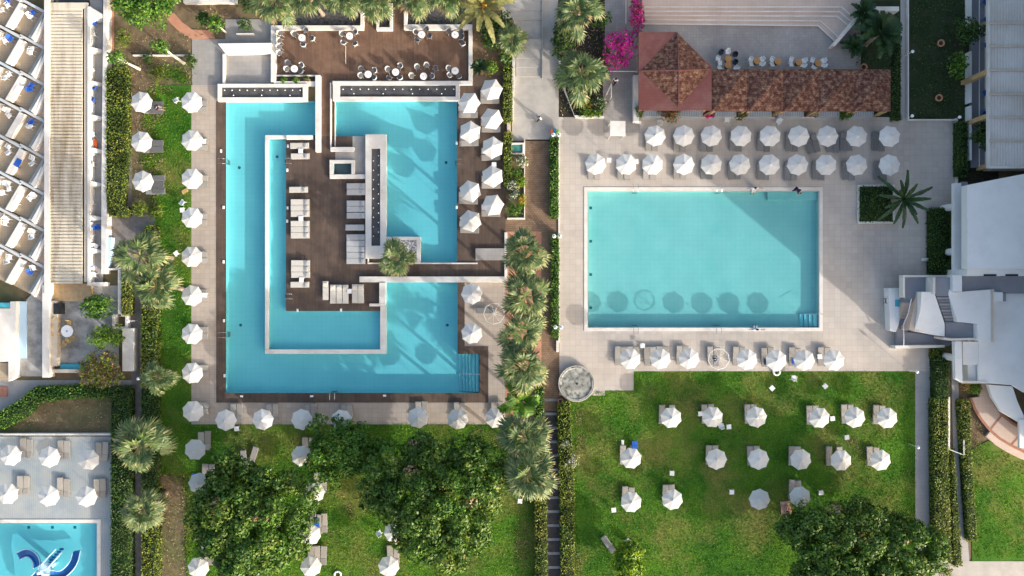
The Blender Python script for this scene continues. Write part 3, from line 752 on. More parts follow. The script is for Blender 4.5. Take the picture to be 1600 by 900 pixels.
# lower end of the wing
P(MB().pbox(66, 445, 76.5, 590, -.05, 1.0), 'wall', 'white_plaster')
P(MB().pprism([(40, 470), (67, 440), (67, 588), (24, 588), (24, 560), (41, 558)], -.05, .15), 'flat_roof', 'grimy_roof')
P(MB().pbox(24.5, 471, 41, 560, .2, .35), 'painted_slab', 'pale_blue_paint')
P(MB().pprism([(-20, 482), (16, 482), (16, 471), (25, 471), (23.5, 590), (13, 596), (13, 565), (-20, 567)], -.05, .9), 'parapet', 'white_plaster')
P(MB().pbox(-20, 473, 15.5, 481, .3, .92), 'painted_slab', 'teal_paint')
P(MB().pbox(-20, 567, 12.5, 594, -.05, .2), 'balcony', 'balcony_floor')
P(MB().pbox(77, 470, 89, 572, -.05, .7), 'wall', 'beige_trim')
# old yard below the corrugated roof
sheet('yard_floor', [RC(88, 446, 186, 572)], .01, 'grimy_roof')
wall('beige end wall at the foot of the old yard', 77, 577, 128, 582.5, .5, m='beige_trim')
tag(MB().pbox(94, 569, 128, 577, .0, .25).build('water_trough', 'teal_paint', bevel=.03), 'blue trough at the foot of the old yard', 'trough')
tag(MB().pbox(83, 474, 95, 491, .0, .8).build('storage_bin', 'black_metal', bevel=.05), 'black storage bin against the yard wall', 'bin')
wall('pale kerb across the top of the old yard', 101, 468, 184, 471, .25, m='concrete')
wall('white sill beside the stair at the yard top', 164, 419, 186, 422, .5)
tag(MB().pbox(-20, 604, 12, 620, -.05, .05).build('door_mat', 'brick_edge', bevel=.01), 'dark red mat on the grey path by the hotel corner', 'mat')

# bar pavilion with mottled tile roofs
bar = empty('bar_pavilion', (*W(1190, 140), 0), 0, 'pool bar with a hipped pavilion roof and a long row of red tiled bays', 'bar')
P = lambda b, n, m: at(b.build(n, m), bar)
zr = 2.9
P(MB().pprism([(998, 50), (1056, 50), (1112, 104), (1112, 172), (998, 172)], zr - .2, zr), 'roof_base', 'roof_flat_red')
A = [W(1058, 50.5, zr), W(1111.8, 108, zr), W(1060, 168, zr), W(1001, 111, zr)]; ap = W(1060.5, 110, 3.9)
b = MB(); b.add([(*p, zr + .02) for p in A] + [(*ap, 3.9)], [(1, 0, 4), (2, 1, 4), (3, 2, 4), (0, 3, 4), (0, 1, 2, 3)])
P(b, 'hip_roof', 'roof_tile')
b = MB()
for p in A: b.tube((*p, zr + .06), (*ap, 3.92), .06, n=6)
P(b, 'ridge_tiles', 'roof_flat_red')
for i in range(5):
    x0, x1 = 1112 + 56 * i, 1168 + 56 * i - .3
    z = 2.75 - .02 * i
    q = [W(x0, 108, z), W(x1, 108.3, z), W(x1, 174, z), W(x0, 173.5, z)]; c = W((x0 + x1) / 2, 142, z + .75)
    b = MB(); b.add([(*p, z) for p in q] + [(*c, z + .75)] + [(*p, z - .15) for p in q], [(1, 0, 4), (2, 1, 4), (3, 2, 4), (0, 3, 4), (0, 1, 6, 5), (1, 2, 7, 6), (2, 3, 8, 7), (3, 0, 5, 8), (5, 6, 7, 8)])
    P(b, 'bay_roof', 'roof_tile')
    for s in (x0 + 5, x1 - 3):
        p = W(s, 171, z - .2); P(MB().box(p[0] - .12, p[1] - .12, 0, p[0] + .12, p[1] + .12, z - .16), 'post', 'tan_wood')
for q in ((1004, 55), (1004, 166), (1106, 110), (1106, 166)):
    p = W(*q, zr - .2); P(MB().box(p[0] - .15, p[1] - .15, 0, p[0] + .15, p[1] + .15, zr - .21), 'post', 'tan_wood')
for x0, x1 in ((1005, 1098), (1117, 1151), (1168, 1206), (1216, 1256), (1279, 1312), (1332, 1365)):
    P(MB().pbox(x0, 168, x1, 182, -.02, 1.0), 'counter', 'counter_grey')
P(MB().pbox(1003, 182.4, 1312, 184.6, -.02, .12), 'footrail', 'white_plaster')
for x in (1100, 1208, 1261, 1366):
    a = W(x, 181, 0); c = W(x + 14, 173, 2.5)
    P(MB().path([(*a, .0), (*c, 2.5)], .14, 4), 'strut', 'tan_wood')

# right-hand bungalow wing with grey corrugated roof
rw = empty('garden_wing', (*W(1570, 130), 0), 0, 'shaded garden wing with a grey corrugated roof and a veranda on tan posts', 'hotel')
P = lambda b, n, m: at(b.build(n, m), rw)
a = RC(1546, -40, 1680, 260, 4.2); b = MB(); n = 30
for i in range(n):
    x = a[0] + (a[2] - a[0]) * i / n; d = (a[2] - a[0]) / n
    b.box(x, a[1], 4.05, x + d * .55, a[3], 4.2); b.box(x + d * .55, a[1], 4.05, x + d - .001, a[3], 4.14)
P(b, 'roof', 'corrugated_grey')
for y in (36, 72, 109.5, 147, 183.5, 220):
    P(MB().pbox(1545.5, y - 1.2, 1680, y + 1.2, 4.19, 4.32), 'roof_batten', 'beige_trim')
P(MB().pbox(1544, -40, 1547, 262, 3.9, 4.24), 'fascia', 'white_plaster'); P(MB().pbox(1546, 259, 1680, 263, 3.9, 4.26), 'fascia', 'white_plaster')
P(MB().pbox(1517, -40, 1600, 262, -.05, .25), 'veranda_floor', 'grey_roof')
for y0, y1 in ((-40, 37), (80, 160), (165, 250)): P(MB().pbox(1515.5, y0, 1518.5, y1, -.05, .85), 'parapet', 'white_roof')
P(MB().pbox(1530, -40, 1531, 260, 1.0, 1.06), 'rail', 'frame_white')
for px, py in ((1536, 41), (1507, 129), (1513, 193), (1531, 263)):
    p = W(px, py, .2); P(MB().box(p[0] - .28, p[1] - .22, 0, p[0] + .28, p[1] + .22, 4.04), 'post', 'tan_wood')
P(MB().pbox(1575, -40, 1680, 258, .0, 4.0), 'wall', 'facade')

# right-hand main block: parapet strip, flat roofs
mb = empty('main_block', (*W(1560, 430), 0), 0, 'large white flat-roofed hotel block with colonnade and outside stairs', 'hotel')
P = lambda b, n, m: at(b.build(n, m), mb)
P(MB().pprism([(1491, 286), (1502, 286), (1502, 430), (1491, 430)], 2.4, 2.9), 'parapet', 'white_roof')
P(MB().pprism([(1491.5, 533.5), (1502.5, 533.5), (1504, 598), (1493, 592)], 2.4, 2.9), 'parapet', 'white_roof')
P(MB().pprism([(1502.5, 284), (1512, 284), (1512, 430), (1502.5, 430)], 2.0, 2.3), 'roof_gutter', 'grey_roof')
P(MB().pprism([(1511.5, 289), (1690, 254), (1690, 420), (1511.5, 420)], 4.2, 5.2), 'flat_roof', 'white_roof')
P(MB().pprism([(1511.5, 420.5), (1690, 420.5), (1690, 431), (1511.5, 431)], .0, 4.4), 'wall', 'white_roof')
for x in (1537, 1571): P(MB().pbox(x, 428.3, x + 20, 431.4, 3.6, 4.42), 'window', 'window_glass')
P(MB().pprism([(1503, 431.5), (1690, 431.5), (1690, 458), (1503, 458)], 2.4, 3.0), 'roof_terrace', 'grey_roof')
P(MB().pprism([(1529, 458.5), (1690, 458.5), (1690, 645), (1600, 613), (1582, 602), (1543, 599), (1529, 599)], 2.2, 2.5), 'flat_roof', 'white_roof')
P(MB().pprism([(1504.5, 534), (1529, 534), (1529, 570), (1504.5, 570)], 2.1, 2.45), 'flat_roof', 'white_roof')
P(MB().pprism([(1504, 570.5), (1529, 570.5), (1529, 594), (1504, 594)], .6, .9), 'balcony', 'pink_tile')
P(MB().pprism([(1502.5, 595), (1543, 595.5), (1543, 599.3), (1503, 599)], 2.0, 2.55), 'parapet', 'white_plaster')
P(MB().pprism([(1553, 456), (1567, 457), (1567, 471), (1553, 471)], 2.5, 3.3), 'chimney', 'white_roof'); P(MB().pprism([(1567.3, 457), (1572, 457), (1572, 471), (1567.3, 471)], 2.5, 3.0), 'vent_box', 'grey_roof')
P(MB().pbox(1593, 656, 1700, 700, 1.9, 2.2), 'canopy_roof', 'white_roof')
P(MB().pprism([(1544, 601), (1582, 604), (1590, 628), (1600, 650), (1600, 664), (1564, 643), (1550, 620)], 1.7, 2.1), 'canopy_roof', 'white_roof')
P(MB().pbox(1512, 300, 1690, 597, .0, 2.1), 'wall', 'facade')
for i, (px, py) in enumerate(((1481, 326), (1482, 394.5), (1480, 556))):
    b = MB(); p = W(px - 7, py, 0); q = W(1492, py - 1, 2.5)
    b.path([(p[0], p[1], 0), (p[0], p[1], 2.2), (q[0] + .1, q[1], 2.75)], [.38, .36, .4], 12); P(b, 'column', 'white_roof')
# outside stairs
P(MB().pprism([(1413, 431), (1458, 431), (1458, 458), (1433, 458), (1430, 468), (1412, 468)], 1.8, 2.2), 'landing', 'grey_roof')
P(MB().pprism([(1411, 430), (1489, 430), (1489, 433), (1411, 433)], 1.8, 2.6), 'parapet', 'white_plaster')
P(MB().pprism([(1411, 433.2), (1414, 433.2), (1414, 465), (1411, 465)], 1.8, 2.6), 'parapet', 'white_plaster')
P(MB().pprism([(1458, 433.2), (1461.5, 433.2), (1461.5, 460), (1458, 460)], 1.8, 3.6), 'parapet', 'white_plaster')
P(MB().pprism([(1488.5, 430), (1503, 430), (1503, 456), (1488.5, 456)], 1.8, 3.7), 'parapet', 'white_roof')
P(MB().pprism([(1461.8, 433.4), (1488, 433.4), (1488, 452), (1482, 454), (1482, 460), (1461.8, 460)], 2.0, 3.24), 'landing', 'grey_roof')
P(MB().pprism([(1440, 456), (1461, 456), (1461, 461), (1476, 506), (1476, 526), (1441, 519), (1430, 513), (1438, 486)], .0, [3.3, 3.3, 3.3, 2.9, 2.8, 2.6, 2.6, 3.0]), 'stair_block', 'white_roof')
P(MB().pprism([(1483, 452), (1490, 457), (1553, 452), (1553, 536), (1528, 533), (1527, 506), (1496, 503), (1482, 460)], .0, 3.3), 'stair_block', 'white_roof')
P(MB().pprism([(1549, 453), (1552, 453), (1552.5, 534), (1549.5, 534)], 3.2, 3.42), 'coping', 'beige_trim')
for i in range(9):
    y = 460 + 4.8 * i; x = 1462 + 1.7 * i
    P(MB().pprism([(x, y), (x + 20.5, y), (x + 22, y + 4.6), (x + 1.5, y + 4.6)], .0, 3.22 - .07 * i), 'stair_step', 'grey_path' if i % 2 else 'grey_roof')
for i in range(9):
    y = 464.2 + 4.8 * i; x = 1463.4 + 1.7 * i; z = 3.23 - .07 * i
    P(MB().pprism([(x, y - .9), (x + 20.4, y - .9), (x + 20.6, y), (x + .2, y)], z - .05, z + .012), 'riser_shade', 'slate_bed')  # dark strip paints the riser shade at each tread front
P(MB().pprism([(1477, 503.5), (1495, 503.5), (1527, 507), (1527, 528), (1477, 528)], 1.2, 2.6), 'landing', 'grey_roof')
P(MB().pprism([(1475, 527), (1487, 529), (1527, 528), (1527, 531), (1486, 532.5), (1474, 530)], 1.2, 3.0), 'parapet', 'white_plaster')
for i in range(11):
    y = 463 + 5 * i; x = 1414 - 1.15 * i
    P(MB().pprism([(x, y), (x + 17, y), (x + 16, y + 4.8), (x - 1, y + 4.8)], .0, 2.1 - .14 * i), 'stair_step', 'pink_tile' if i in (2, 3, 4, 5, 6) else 'grey_roof')
P(MB().pprism([(1433, 456.5), (1442, 456.5), (1439, 480), (1429, 516), (1420, 516), (1427, 485)], .0, 2.45), 'stair_flank', 'pink_tile')
P(MB().pprism([(1401, 512), (1413, 519), (1432, 520), (1476, 529), (1488, 536), (1482, 541), (1401, 541)], -.02, .6), 'landing', 'grey_roof')
P(MB().pprism([(1399, 540), (1476, 539), (1476, 543), (1399, 545)], -.05, 1.1), 'parapet', 'white_plaster')
b = MB(); b.path([(*W(1424, 467, 2.6), 2.6), (*W(1419, 490, 2.3), 2.3), (*W(1412, 507, 1.8), 1.8), (*W(1412, 540, 1.2), 1.2)], .05); P(b, 'hand_rail', 'frame_white')
P(MB().pprism([(1389, 450), (1412, 450), (1412, 466), (1404, 508), (1400, 519), (1391, 516)], -.02, 1.1), 'service_room', 'white_roof')
P(MB().pprism([(1399, 468.5), (1405.5, 468.5), (1405.5, 479), (1399, 479)], 1.1, 1.16), 'hatch', 'teal_paint')
o = MB().path([(*W(1381, 460, .8), .8), (*W(1389, 460, .8), .8), (*W(1389, 452, .8), .8), (*W(1381, 452, .8), .8)], .04).build('barrier', 'frame_white'); tag(o, 'small white metal barrier beside the stair block', 'barrier')
# curved terrace
ct = empty('curved_terrace', (*W(1560, 660), 0), 0, 'curved tiled terrace with brick red borders under the canopy', 'terrace')
P = lambda b, n, m: at(b.build(n, m), ct)
OUT = [(1517, 622), (1524, 640), (1534, 656), (1547, 672), (1562, 685), (1580, 696), (1600, 706), (1640, 720)]
INN = [(1544, 598), (1549, 618), (1556, 634), (1566, 648), (1580, 660), (1600, 672), (1640, 690)]
P(MB().pprism(OUT + INN[::-1] + [(1533, 600), (1530, 620)], -.05, .32), 'floor', 'pink_tile')
for nm, pts, z in (('brick_border', OUT, .36), ('brick_border', INN, .4)):
    P(MB().sweep([(*W(x, y, z), z) for x, y in pts], [(-.13, -.05), (.13, -.05), (.13, 0), (-.13, 0)]), nm, 'brick_edge')
for i, j in ((3, 2), (5, 4)):
    P(MB().sweep([(*W(*OUT[i], .34), .335), (*W(*INN[j + 1], .34), .335)], [(-.1, -.02), (.1, -.02), (.1, 0), (-.1, 0)]), 'brick_border', 'brick_edge')
P(MB().sweep([(*W(x - 3, y + 6, .3), .2) for x, y in OUT[3:]], [(-.35, -.2), (.35, -.2), (.35, .12), (-.35, .12)]), 'step', 'pink_tile')

# unseen tower added beyond the right edge to cast the broad shade
tw = empty('shade_tower', (70, 10, 0), 0, 'unseen tall hotel tower added beyond the flat-roofed block to cast the broad shade', 'hotel')
X0, Y0 = W(1625, 716); Hh = 21.5
at(MB().box(X0, Y0, 0, X0 + 16, Y0 + 74, Hh).build('body', 'facade'), tw)
for k in range(7):
    z = .9 + k * 3.1
    at(MB().box(X0 - 1.1, Y0 + 1.5, z + 2.0, X0 - .002, Y0 + 72.5, z + 2.2).build('balcony_slab', 'white_plaster'), tw)
    for j in range(14):
        at(MB().box(X0 - .03, Y0 + 2.6 + j * 5, z + .1 if k else .1, X0 + .04, Y0 + 5.4 + j * 5, z + 1.9).build('window', 'window_glass'), tw)
# ------------------------------------------------------------------ parasols
def make_parasol(n, r, zr, za, bare=False, twist=0.):
    t = empty('parasol')
    ang = [2 * PI * (i + .5) / n + twist for i in range(n)]
    if bare:
        b = MB()
        for i in range(n):
            p = (r * math.cos(ang[i]), r * math.sin(ang[i]), zr); q = (r * math.cos(ang[(i + 1) % n]), r * math.sin(ang[(i + 1) % n]), zr)
            b.tube(p, q, .04, n=5)
        b.build('rim_strip', 'canvas_white', t)
    else:
        b = MB(); m = 4; vs = [(0, 0, za)]; fs = []
        for j in range(1, m + 1):
            f = j / m
            for i in range(n):
                for h in (0, 1):
                    a = ang[i] if h == 0 else (ang[i] + PI / n)
                    rr = r * f * (1 if h == 0 else math.cos(PI / n) * (1 - .03 * f))
                    z = za - (za - zr) * (f ** 1.12) - (0 if h == 0 else .025 * f * f - .005 * f)
                    vs.append((rr * math.cos(a), rr * math.sin(a), z))
        k = 2 * n
        for i in range(k): fs.append((0, 1 + i, 1 + (i + 1) % k))
        for j in range(m - 1):
            for i in range(k): fs.append((1 + j * k + i, 1 + (j + 1) * k + i, 1 + (j + 1) * k + (i + 1) % k, 1 + j * k + (i + 1) % k))
        o0 = 1 + (m - 1) * k     # hanging hem
        for i in range(k):
            x, y, z = vs[o0 + i]; vs.append((x * 1.005, y * 1.005, z - .09))
        for i in range(k): fs.append((o0 + i, o0 + k + i, o0 + k + (i + 1) % k, o0 + (i + 1) % k))
        b.add(vs, fs); b.build('canopy', 'canvas_white', t)
        c = MB(); q = .2 * r
        c.add([(0, 0, za + .07)] + [(q * math.cos(a), q * math.sin(a), za - .03) for a in ang], [(0, 1 + i, 1 + (i + 1) % n) for i in range(n)]); c.build('vent_cap', 'canvas_white', t)
    MB().lathe([(.035, za + .05), (.04, za + .13), (.01, za + .19)], 8).build('finial', 'pole_white', t)
    b = MB()
    for a in ang: b.tube((.02 * math.cos(a), .02 * math.sin(a), za - .03), ((r - .03) * math.cos(a), (r - .03) * math.sin(a), zr - .03), .009 if bare else .014, n=4)
    for a in ang: b.tube((.03 * math.cos(a), .03 * math.sin(a), za - .55), (r * .5 * math.cos(a), r * .5 * math.sin(a), (zr + za) / 2 - .04), .01, n=4)
    b.build('rib_frame', 'pole_white', t)
    MB().tube((0, 0, 0), (0, 0, za + .06), .026, n=8).build('pole', 'pole_white', t)
    MB().lathe([(.25, 0), (.25, .07), (.06, .1), (.05, .3)], 14).build('base', 'concrete_base', t)
    return t


PR8 = make_parasol(8, 1.1, 2.22, 2.5); PR6 = make_parasol(6, 1.15, 2.15, 2.85); PRB = make_parasol(9, 1.08, 2.25, 2.6, bare=True)


def parasol(px, py, label, proto=None, rot=None, z=0., s=1., sunk=0.):
    proto = proto or PR8
    x, y = W(px, py, 2.35 + z + sunk)
    return dup(proto, (x, y, z + sunk), rnd.uniform(0, PI) if rot is None else rot, (s, s, 1), label, 'parasol', 'white parasols around the pools'), x, y


# ------------------------------------------------------------------ sun loungers (head towards +y, lying about the origin)
def make_lounger(kind):
    t = empty('sun_lounger'); L_, Wd = 1.96, .63
    fr = {'taupe': 'frame_grey', 'grey': 'frame_grey', 'cream': 'frame_grey', 'greycushion': 'frame_grey', 'plastic': 'frame_white'}[kind]
    b = MB(); h = .28
    for s in (-1, 1): b.box(s * (Wd / 2 - .02) - .02, -L_ / 2, h - .05, s * (Wd / 2 - .02) + .02, L_ / 2, h)
    b.box(-Wd / 2, -L_ / 2 - .02, h - .05, Wd / 2, -L_ / 2 + .03, h); b.box(-Wd / 2, L_ / 2 - .03, h - .05, Wd / 2, L_ / 2 + .02, h)
    for sx in (-1, 1):
        for yy in (-.75, .68): b.box(sx * (Wd / 2 - .03) - .022, yy - .022, 0, sx * (Wd / 2 - .03) + .022, yy + .022, h - .05)
    b.build('frame', fr, t)
    sk = {'taupe': 'taupe_sling', 'grey': 'grey_sling', 'cream': 'cream_cushion', 'greycushion': 'grey_cushion', 'plastic': 'plastic_white'}[kind]
    th = .09 if 'c' in kind[0] or 'cushion' in kind else .025
    split = .32
    b = MB().box(-Wd / 2 + .03, -L_ / 2 + .03, h - .02, Wd / 2 - .03, split - .015, h + th); b.build('seat_sling' if th < .05 else 'mattress', sk, t, bevel=.015)
    M = Matrix.Translation((0, split + .01, h)) @ Matrix.Rotation(math.radians(9), 4, 'X')
    b = MB().box(-Wd / 2 + .03, 0, -.02, Wd / 2 - .03, L_ / 2 - split - .02, th, M); b.build('backrest', sk, t, bevel=.015)
    if th > .05:
        M2 = M @ Matrix.Translation((0, .3, th + .005)); MB().box(-.22, -.05, 0, .22, .22, .07, M2).build('pillow', sk, t, bevel=.03)
    return t


LG = {k: make_lounger(k) for k in ('taupe', 'grey', 'cream', 'greycushion')}
UP, DOWN, LEFT, RIGHT = 0., PI, PI / 2, -PI / 2      # where the head points in the picture


def lounger(px, py, head, label, kind='taupe', z=0., jit=.03, cat='sun lounger'):
    x, y = W(px, py, .3 + z)
    x += rnd.uniform(-jit, jit); y += rnd.uniform(-jit, jit)
    return dup(LG[kind], (x, y, z), head + rnd.uniform(-jit, jit), 1., label, cat, 'sun loungers set out around the pools'), x, y


def lounger_at(x, y, head, label, kind='taupe', z=0., jit=.025):
    a = rnd.uniform(-jit, jit) * 1.6
    sl = rnd.uniform(-.07, .07)
    x += -math.sin(head) * sl; y += math.cos(head) * sl
    return dup(LG[kind], (x, y, z), head + a, 1., label, 'sun lounger', 'sun loungers set out around the pools')


def station(px, py, row, i, head, n=2, kind='taupe', proto=None, z=0., shift=(0, 0), plab=None, gap=.67, s=1., sunk=0.):
    """a parasol with n loungers side by side about its pole"""
    o, x, y = parasol(px, py, plab or f'white parasol, {i} {row}', proto, z=z, s=s, sunk=sunk)
    ax = (math.cos(head), math.sin(head))          # sideways
    names = {1: ['only'], 2: ['left', 'right'], 3: ['left', 'middle', 'right'], 4: ['far left', 'second', 'third', 'far right']}[n]
    if abs(ax[1]) > .7: names = {1: ['only'], 2: ['upper', 'lower'], 3: ['upper', 'middle', 'lower']}[n]
    offs = [(k - (n - 1) / 2) * gap for k in range(n)]
    flip = (ax[0] < -.3) or (ax[1] > .7)
    for k in range(n):
        f = offs[k] if not flip else -offs[k]
        lounger_at(x + shift[0] + ax[0] * f, y + shift[1] + ax[1] * f, head, f'{names[k]} lounger under parasol {i} {row}'.replace('parasol standing', 'the parasol'), kind, z)
    return x, y


def O(i): return ORD[i]


# rectangular pool, two shaded rows above it
for i, x in enumerate((1024, 1069, 1112, 1158.5, 1204, 1249, 1294, 1339.5, 1391)):
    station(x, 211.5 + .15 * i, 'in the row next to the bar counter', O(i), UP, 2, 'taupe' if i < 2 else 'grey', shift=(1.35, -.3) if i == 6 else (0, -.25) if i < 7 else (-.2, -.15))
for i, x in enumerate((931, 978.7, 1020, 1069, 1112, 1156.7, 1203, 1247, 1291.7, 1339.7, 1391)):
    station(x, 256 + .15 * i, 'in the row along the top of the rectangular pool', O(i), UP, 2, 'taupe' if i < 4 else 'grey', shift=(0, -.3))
lounger(1274.5, 223, UP + .3, 'grey lounger turned askew between the sixth and seventh parasols by the bar', 'grey')
lounger(1264, 226, UP + .3, 'grey lounger turned askew just right of the sixth parasol by the bar', 'grey')
# below it
for i, (x, y) in enumerate(((985, 561), (1032, 561), (1077, 560.5), (1167.5, 562), (1213.5, 563), (1257.5, 563), (1304, 563))):
    n = 4 if i < 2 else 2
    station(x, y, 'from the west in the row below the rectangular pool', O(i), DOWN, n, 'taupe', gap=.64, shift=(-.05 if n == 4 else -.25, .15))
o, x, y = parasol(1123.5, 561, 'bare round parasol frame without its canvas below the rectangular pool', PRB)
lounger_at(x - .35, y + .1, DOWN, 'taupe lounger beneath the bare parasol frame below the rectangular pool, left one'); lounger_at(x + .3, y + .1, DOWN, 'taupe lounger with dark bag beneath the bare parasol frame below the pool')
# lawn on the right
for i, (x, y) in enumerate(((1049, 653), (1114, 652), (1182.5, 652), (1281, 653), (1336.5, 652.5), (1387, 653.5))):
    station(x, y, 'in the top row on the east lawn', O(i), DOWN, 2, 'taupe', gap=.66 if i else 1.05, shift=(-.15, .1), sunk=-.55)
for i, (x, y) in enumerate(((986.5, 716.5), (1120, 718), (1186, 718), (1252, 718.5), (1315, 720), (1376.5, 719.5))):
    station(x, y, 'in the second row on the east lawn', O(i), DOWN, 2, 'taupe', gap=.66 if i not in (0, 4) else 1.1, shift=(-.1, .1), sunk=-.55)
for i, (x, y) in enumerate(((986.5, 785), (1051, 781))):
    station(x, y, 'in the bottom row on the east lawn', O(i), DOWN, 2, 'taupe', shift=(-.1, .2), sunk=-.55)
parasol(1187.5, 781, 'white parasol standing alone without loungers on the east lawn', sunk=-.55)
station(1251, 777, 'half under the dark tree on the east lawn', 'standing', DOWN, 2, 'taupe', shift=(.0, .35), sunk=-.55)
# west column along the L-shaped pool
for i, (x, y) in enumerate(((298.5, 159), (299, 219), (299, 279), (299, 340), (298.5, 401), (299, 462), (299, 522), (299.5, 583), (300.5, 643))):
    station(x, y, 'from the top in the west column', O(i), LEFT, 2, 'taupe', shift=(-.15, -.0))
for i, (x, y) in enumerate(((220, 159), (220, 221), (222, 283))):
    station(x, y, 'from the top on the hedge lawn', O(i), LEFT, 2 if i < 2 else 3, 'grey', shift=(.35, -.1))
# south row of the L-shaped pool
for i, (x, y) in enumerate(((352, 657), (410, 656), (471, 656), (533, 657), (653, 653), (715, 655), (774.5, 653))):
    station(x, y, 'from the west in the row below the L-shaped pool', O(i), DOWN, 2, 'taupe', shift=(.35 if i < 3 else .1, .35), gap=.66)
for i, (x, y, lab) in enumerate(((304, 703, 'on the lawn just above the big dark tree'), (471, 713, 'half hidden by the bright green tree'), (490, 770, 'almost hidden behind the dark western tree'), (484, 836, 'at the east edge of the dark western tree'), (485, 886, 'at the bottom edge beside the western tree'), (607, 886, 'at the bottom edge beside the middle tree'), (616, 832, 'almost hidden inside the middle tree'), (310, 756, 'peeping out behind the dark western tree'), (309, 888, 'at the bottom edge on the dry soil'))):
    station(x, y, lab, 'standing', DOWN, 2 if i != 4 else 3, 'taupe', shift=(.15, .5), plab=f'white parasol {lab}')
lounger(381, 718, DOWN + .12, 'pale lounger turned slightly on the grass just above the dark western tree'); lounger(396, 713, DOWN - .3, 'pale lounger with bunched towel on the grass above the dark western tree')
lounger(507, 817, DOWN, 'single taupe lounger standing apart on the lawn right of the western tree')
lounger(951, 851, DOWN + .62, 'single taupe lounger turned askew on the grass above the lime green tree')
# deck with hexagonal parasols
for i, (x, y) in enumerate(((733, 160), (734.5, 205.5), (734.5, 298.5), (735, 345))):
    station(x, y, 'in the poolside column of hexagonal ones', O(i), RIGHT, 2, 'taupe', PR6, .044, shift=(-.25, -.45), plab=f'hexagonal white parasol, {O(i)} in the column beside the north-east pool')
for i, (x, y) in enumerate(((768, 139), (768.5, 185), (769.5, 230), (769.5, 275), (770, 320))):
    station(x, y, 'in the hedge-side column of hexagonal ones', O(i), RIGHT, 2, 'taupe', PR6, .044, shift=(-.2, -.35), plab=f'hexagonal white parasol, {O(i)} in the column beside the clipped hedge strip')
for i, (x, y) in enumerate(((737, 459), (737, 521))):
    o, x, y = parasol(x, y, ('upper', 'lower')[i] + ' round white parasol on the beige strip between pool and palms')
o, x, y = parasol(772, 490, 'bare round parasol frame on the beige strip beside the palm row', PRB)
lounger_at(x - .9, y + .25, RIGHT, 'dark grey lounger beside the bare parasol frame by the palm row', 'grey')
# lounge deck beds
DK = [('top pair', 468, (227.5, ), 'cream'), ('pair below the little white table', 469, (243.5,), 'cream')]
K = 0


def bed_block(x, ys, lab, kind, head=RIGHT, z=.044):
    for i, y in enumerate(ys): lounger(x, y, head, lab if len(ys) == 1 else f'{O(i)} of the {lab}', kind, z, jit=.008)


bed_block(468, (227.8,), 'cream cushioned deck bed above the first white table on the lounge deck', 'cream')
bed_block(469, (244.3,), 'cream cushioned deck bed below the first white table on the lounge deck', 'cream')
bed_block(466.5, (296.3,), 'single cream deck bed lying between the two groups on the west deck edge', 'cream')
bed_block(469, (315.8, 325, 334.2), 'three cream deck beds above the second white table', 'cream')
bed_block(469, (349.6, 358.8, 368), 'three cream deck beds below the second white table', 'cream')
bed_block(469.5, (411, 420.2, 429.4), 'three cream deck beds above the third white table', 'cream')
bed_block(468.5, (444.8,), 'cream deck bed below the third white table on the lounge deck', 'cream')
bed_block(556.5, (291, 300.2), 'two grey deck beds at the top beside the planter wall', 'greycushion')
bed_block(556.5, (318, 327, 337), 'three grey deck beds beside the middle of the planter wall', 'greycushion')
bed_block(554.5, (355.5,), 'single grey deck bed beside the planter wall', 'greycushion')
bed_block(556, (370.7, 380, 389.3, 398.6, 407.9), 'five grey deck beds pushed together', 'greycushion')
for i, x in enumerate((508.7,)): lounger(x, 454, UP, 'single pale deck bed at the west end of the bottom group', 'cream', .044, .01)
for i, x in enumerate((520.3, 530, 539.7)): lounger(x, 459.5, UP, f'{O(i)} of three pale deck beds with heads towards the bridge', 'cream', .044, .01)
for i, x in enumerate((554.5, 564)): lounger(x, 459, UP, f'{("left", "right")[i]} of the two pale deck beds right of the fourth table', 'cream', .044, .01)
# children's terrace
for i, (x, y) in enumerate(((15, 712), (75.5, 714.5), (137, 718.5), (10, 772), (74.5, 775.5), (133.5, 776.5))):
    r = ('upper', 'lower')[i // 3] + ' row at the children\'s pool'
    station(x, y, f'in the {r}', O(i % 3), DOWN, 2, 'taupe', s=1., shift=(.35, .35))

# ------------------------------------------------------------------ tables, chairs
def make_round_table(r, h, top, legm):
    t = empty('bistro_table')
    MB().lathe([(r, h - .03), (r + .01, h - .015), (r, h), (r * .2, h + .003)], 24).build('tabletop', top, t)
    MB().tube((0, 0, .03), (0, 0, h - .03), .03).build('stem', legm, t)
    MB().lathe([(.22, 0), (.22, .02), (.04, .05)], 14).build('foot', legm, t)
    MB().lathe([(.05, h + .004), (.05, h + .05), (.035, h + .05)], 10).build('ashtray', 'frame_grey', t)
    return t


def make_tub_chair(seatm, backm, legm):
    """tub chair, facing +y"""
    t = empty('tub_chair')
    MB().lathe([(.2, .40), (.235, .42), (.235, .46), (.18, .475)], 14).build('seat', seatm, t)
    b = MB(); n = 13; ri, ro = .25, .29
    vs = []
    for i in range(n):
        a = PI * (1.0 + (i / (n - 1))) * 1.0; a = PI * .92 + (PI * 1.16) * i / (n - 1)
        h = .80 if 3 < i < 9 else .66
        for r, z in ((ri, .42), (ro, .42), (ro + .02, h), (ri + .02, h)): vs.append((r * math.cos(a), r * math.sin(a), z))
    fs = [(4 * i + j, 4 * i + (j + 1) % 4, 4 * i + 4 + (j + 1) % 4, 4 * i + 4 + j) for i in range(n - 1) for j in range(4)] + [(3, 2, 1, 0), tuple(range(4 * n - 4, 4 * n))]
    b.add(vs, fs).build('backrest', backm, t)
    for sx in (-1, 1):
        for sy in (-1, 1): MB().tube((sx * .25, sy * .23 + .05 * (sy > 0), 0), (sx * .18, sy * .16, .42), .014, n=5).build('leg', legm, t)
    return t


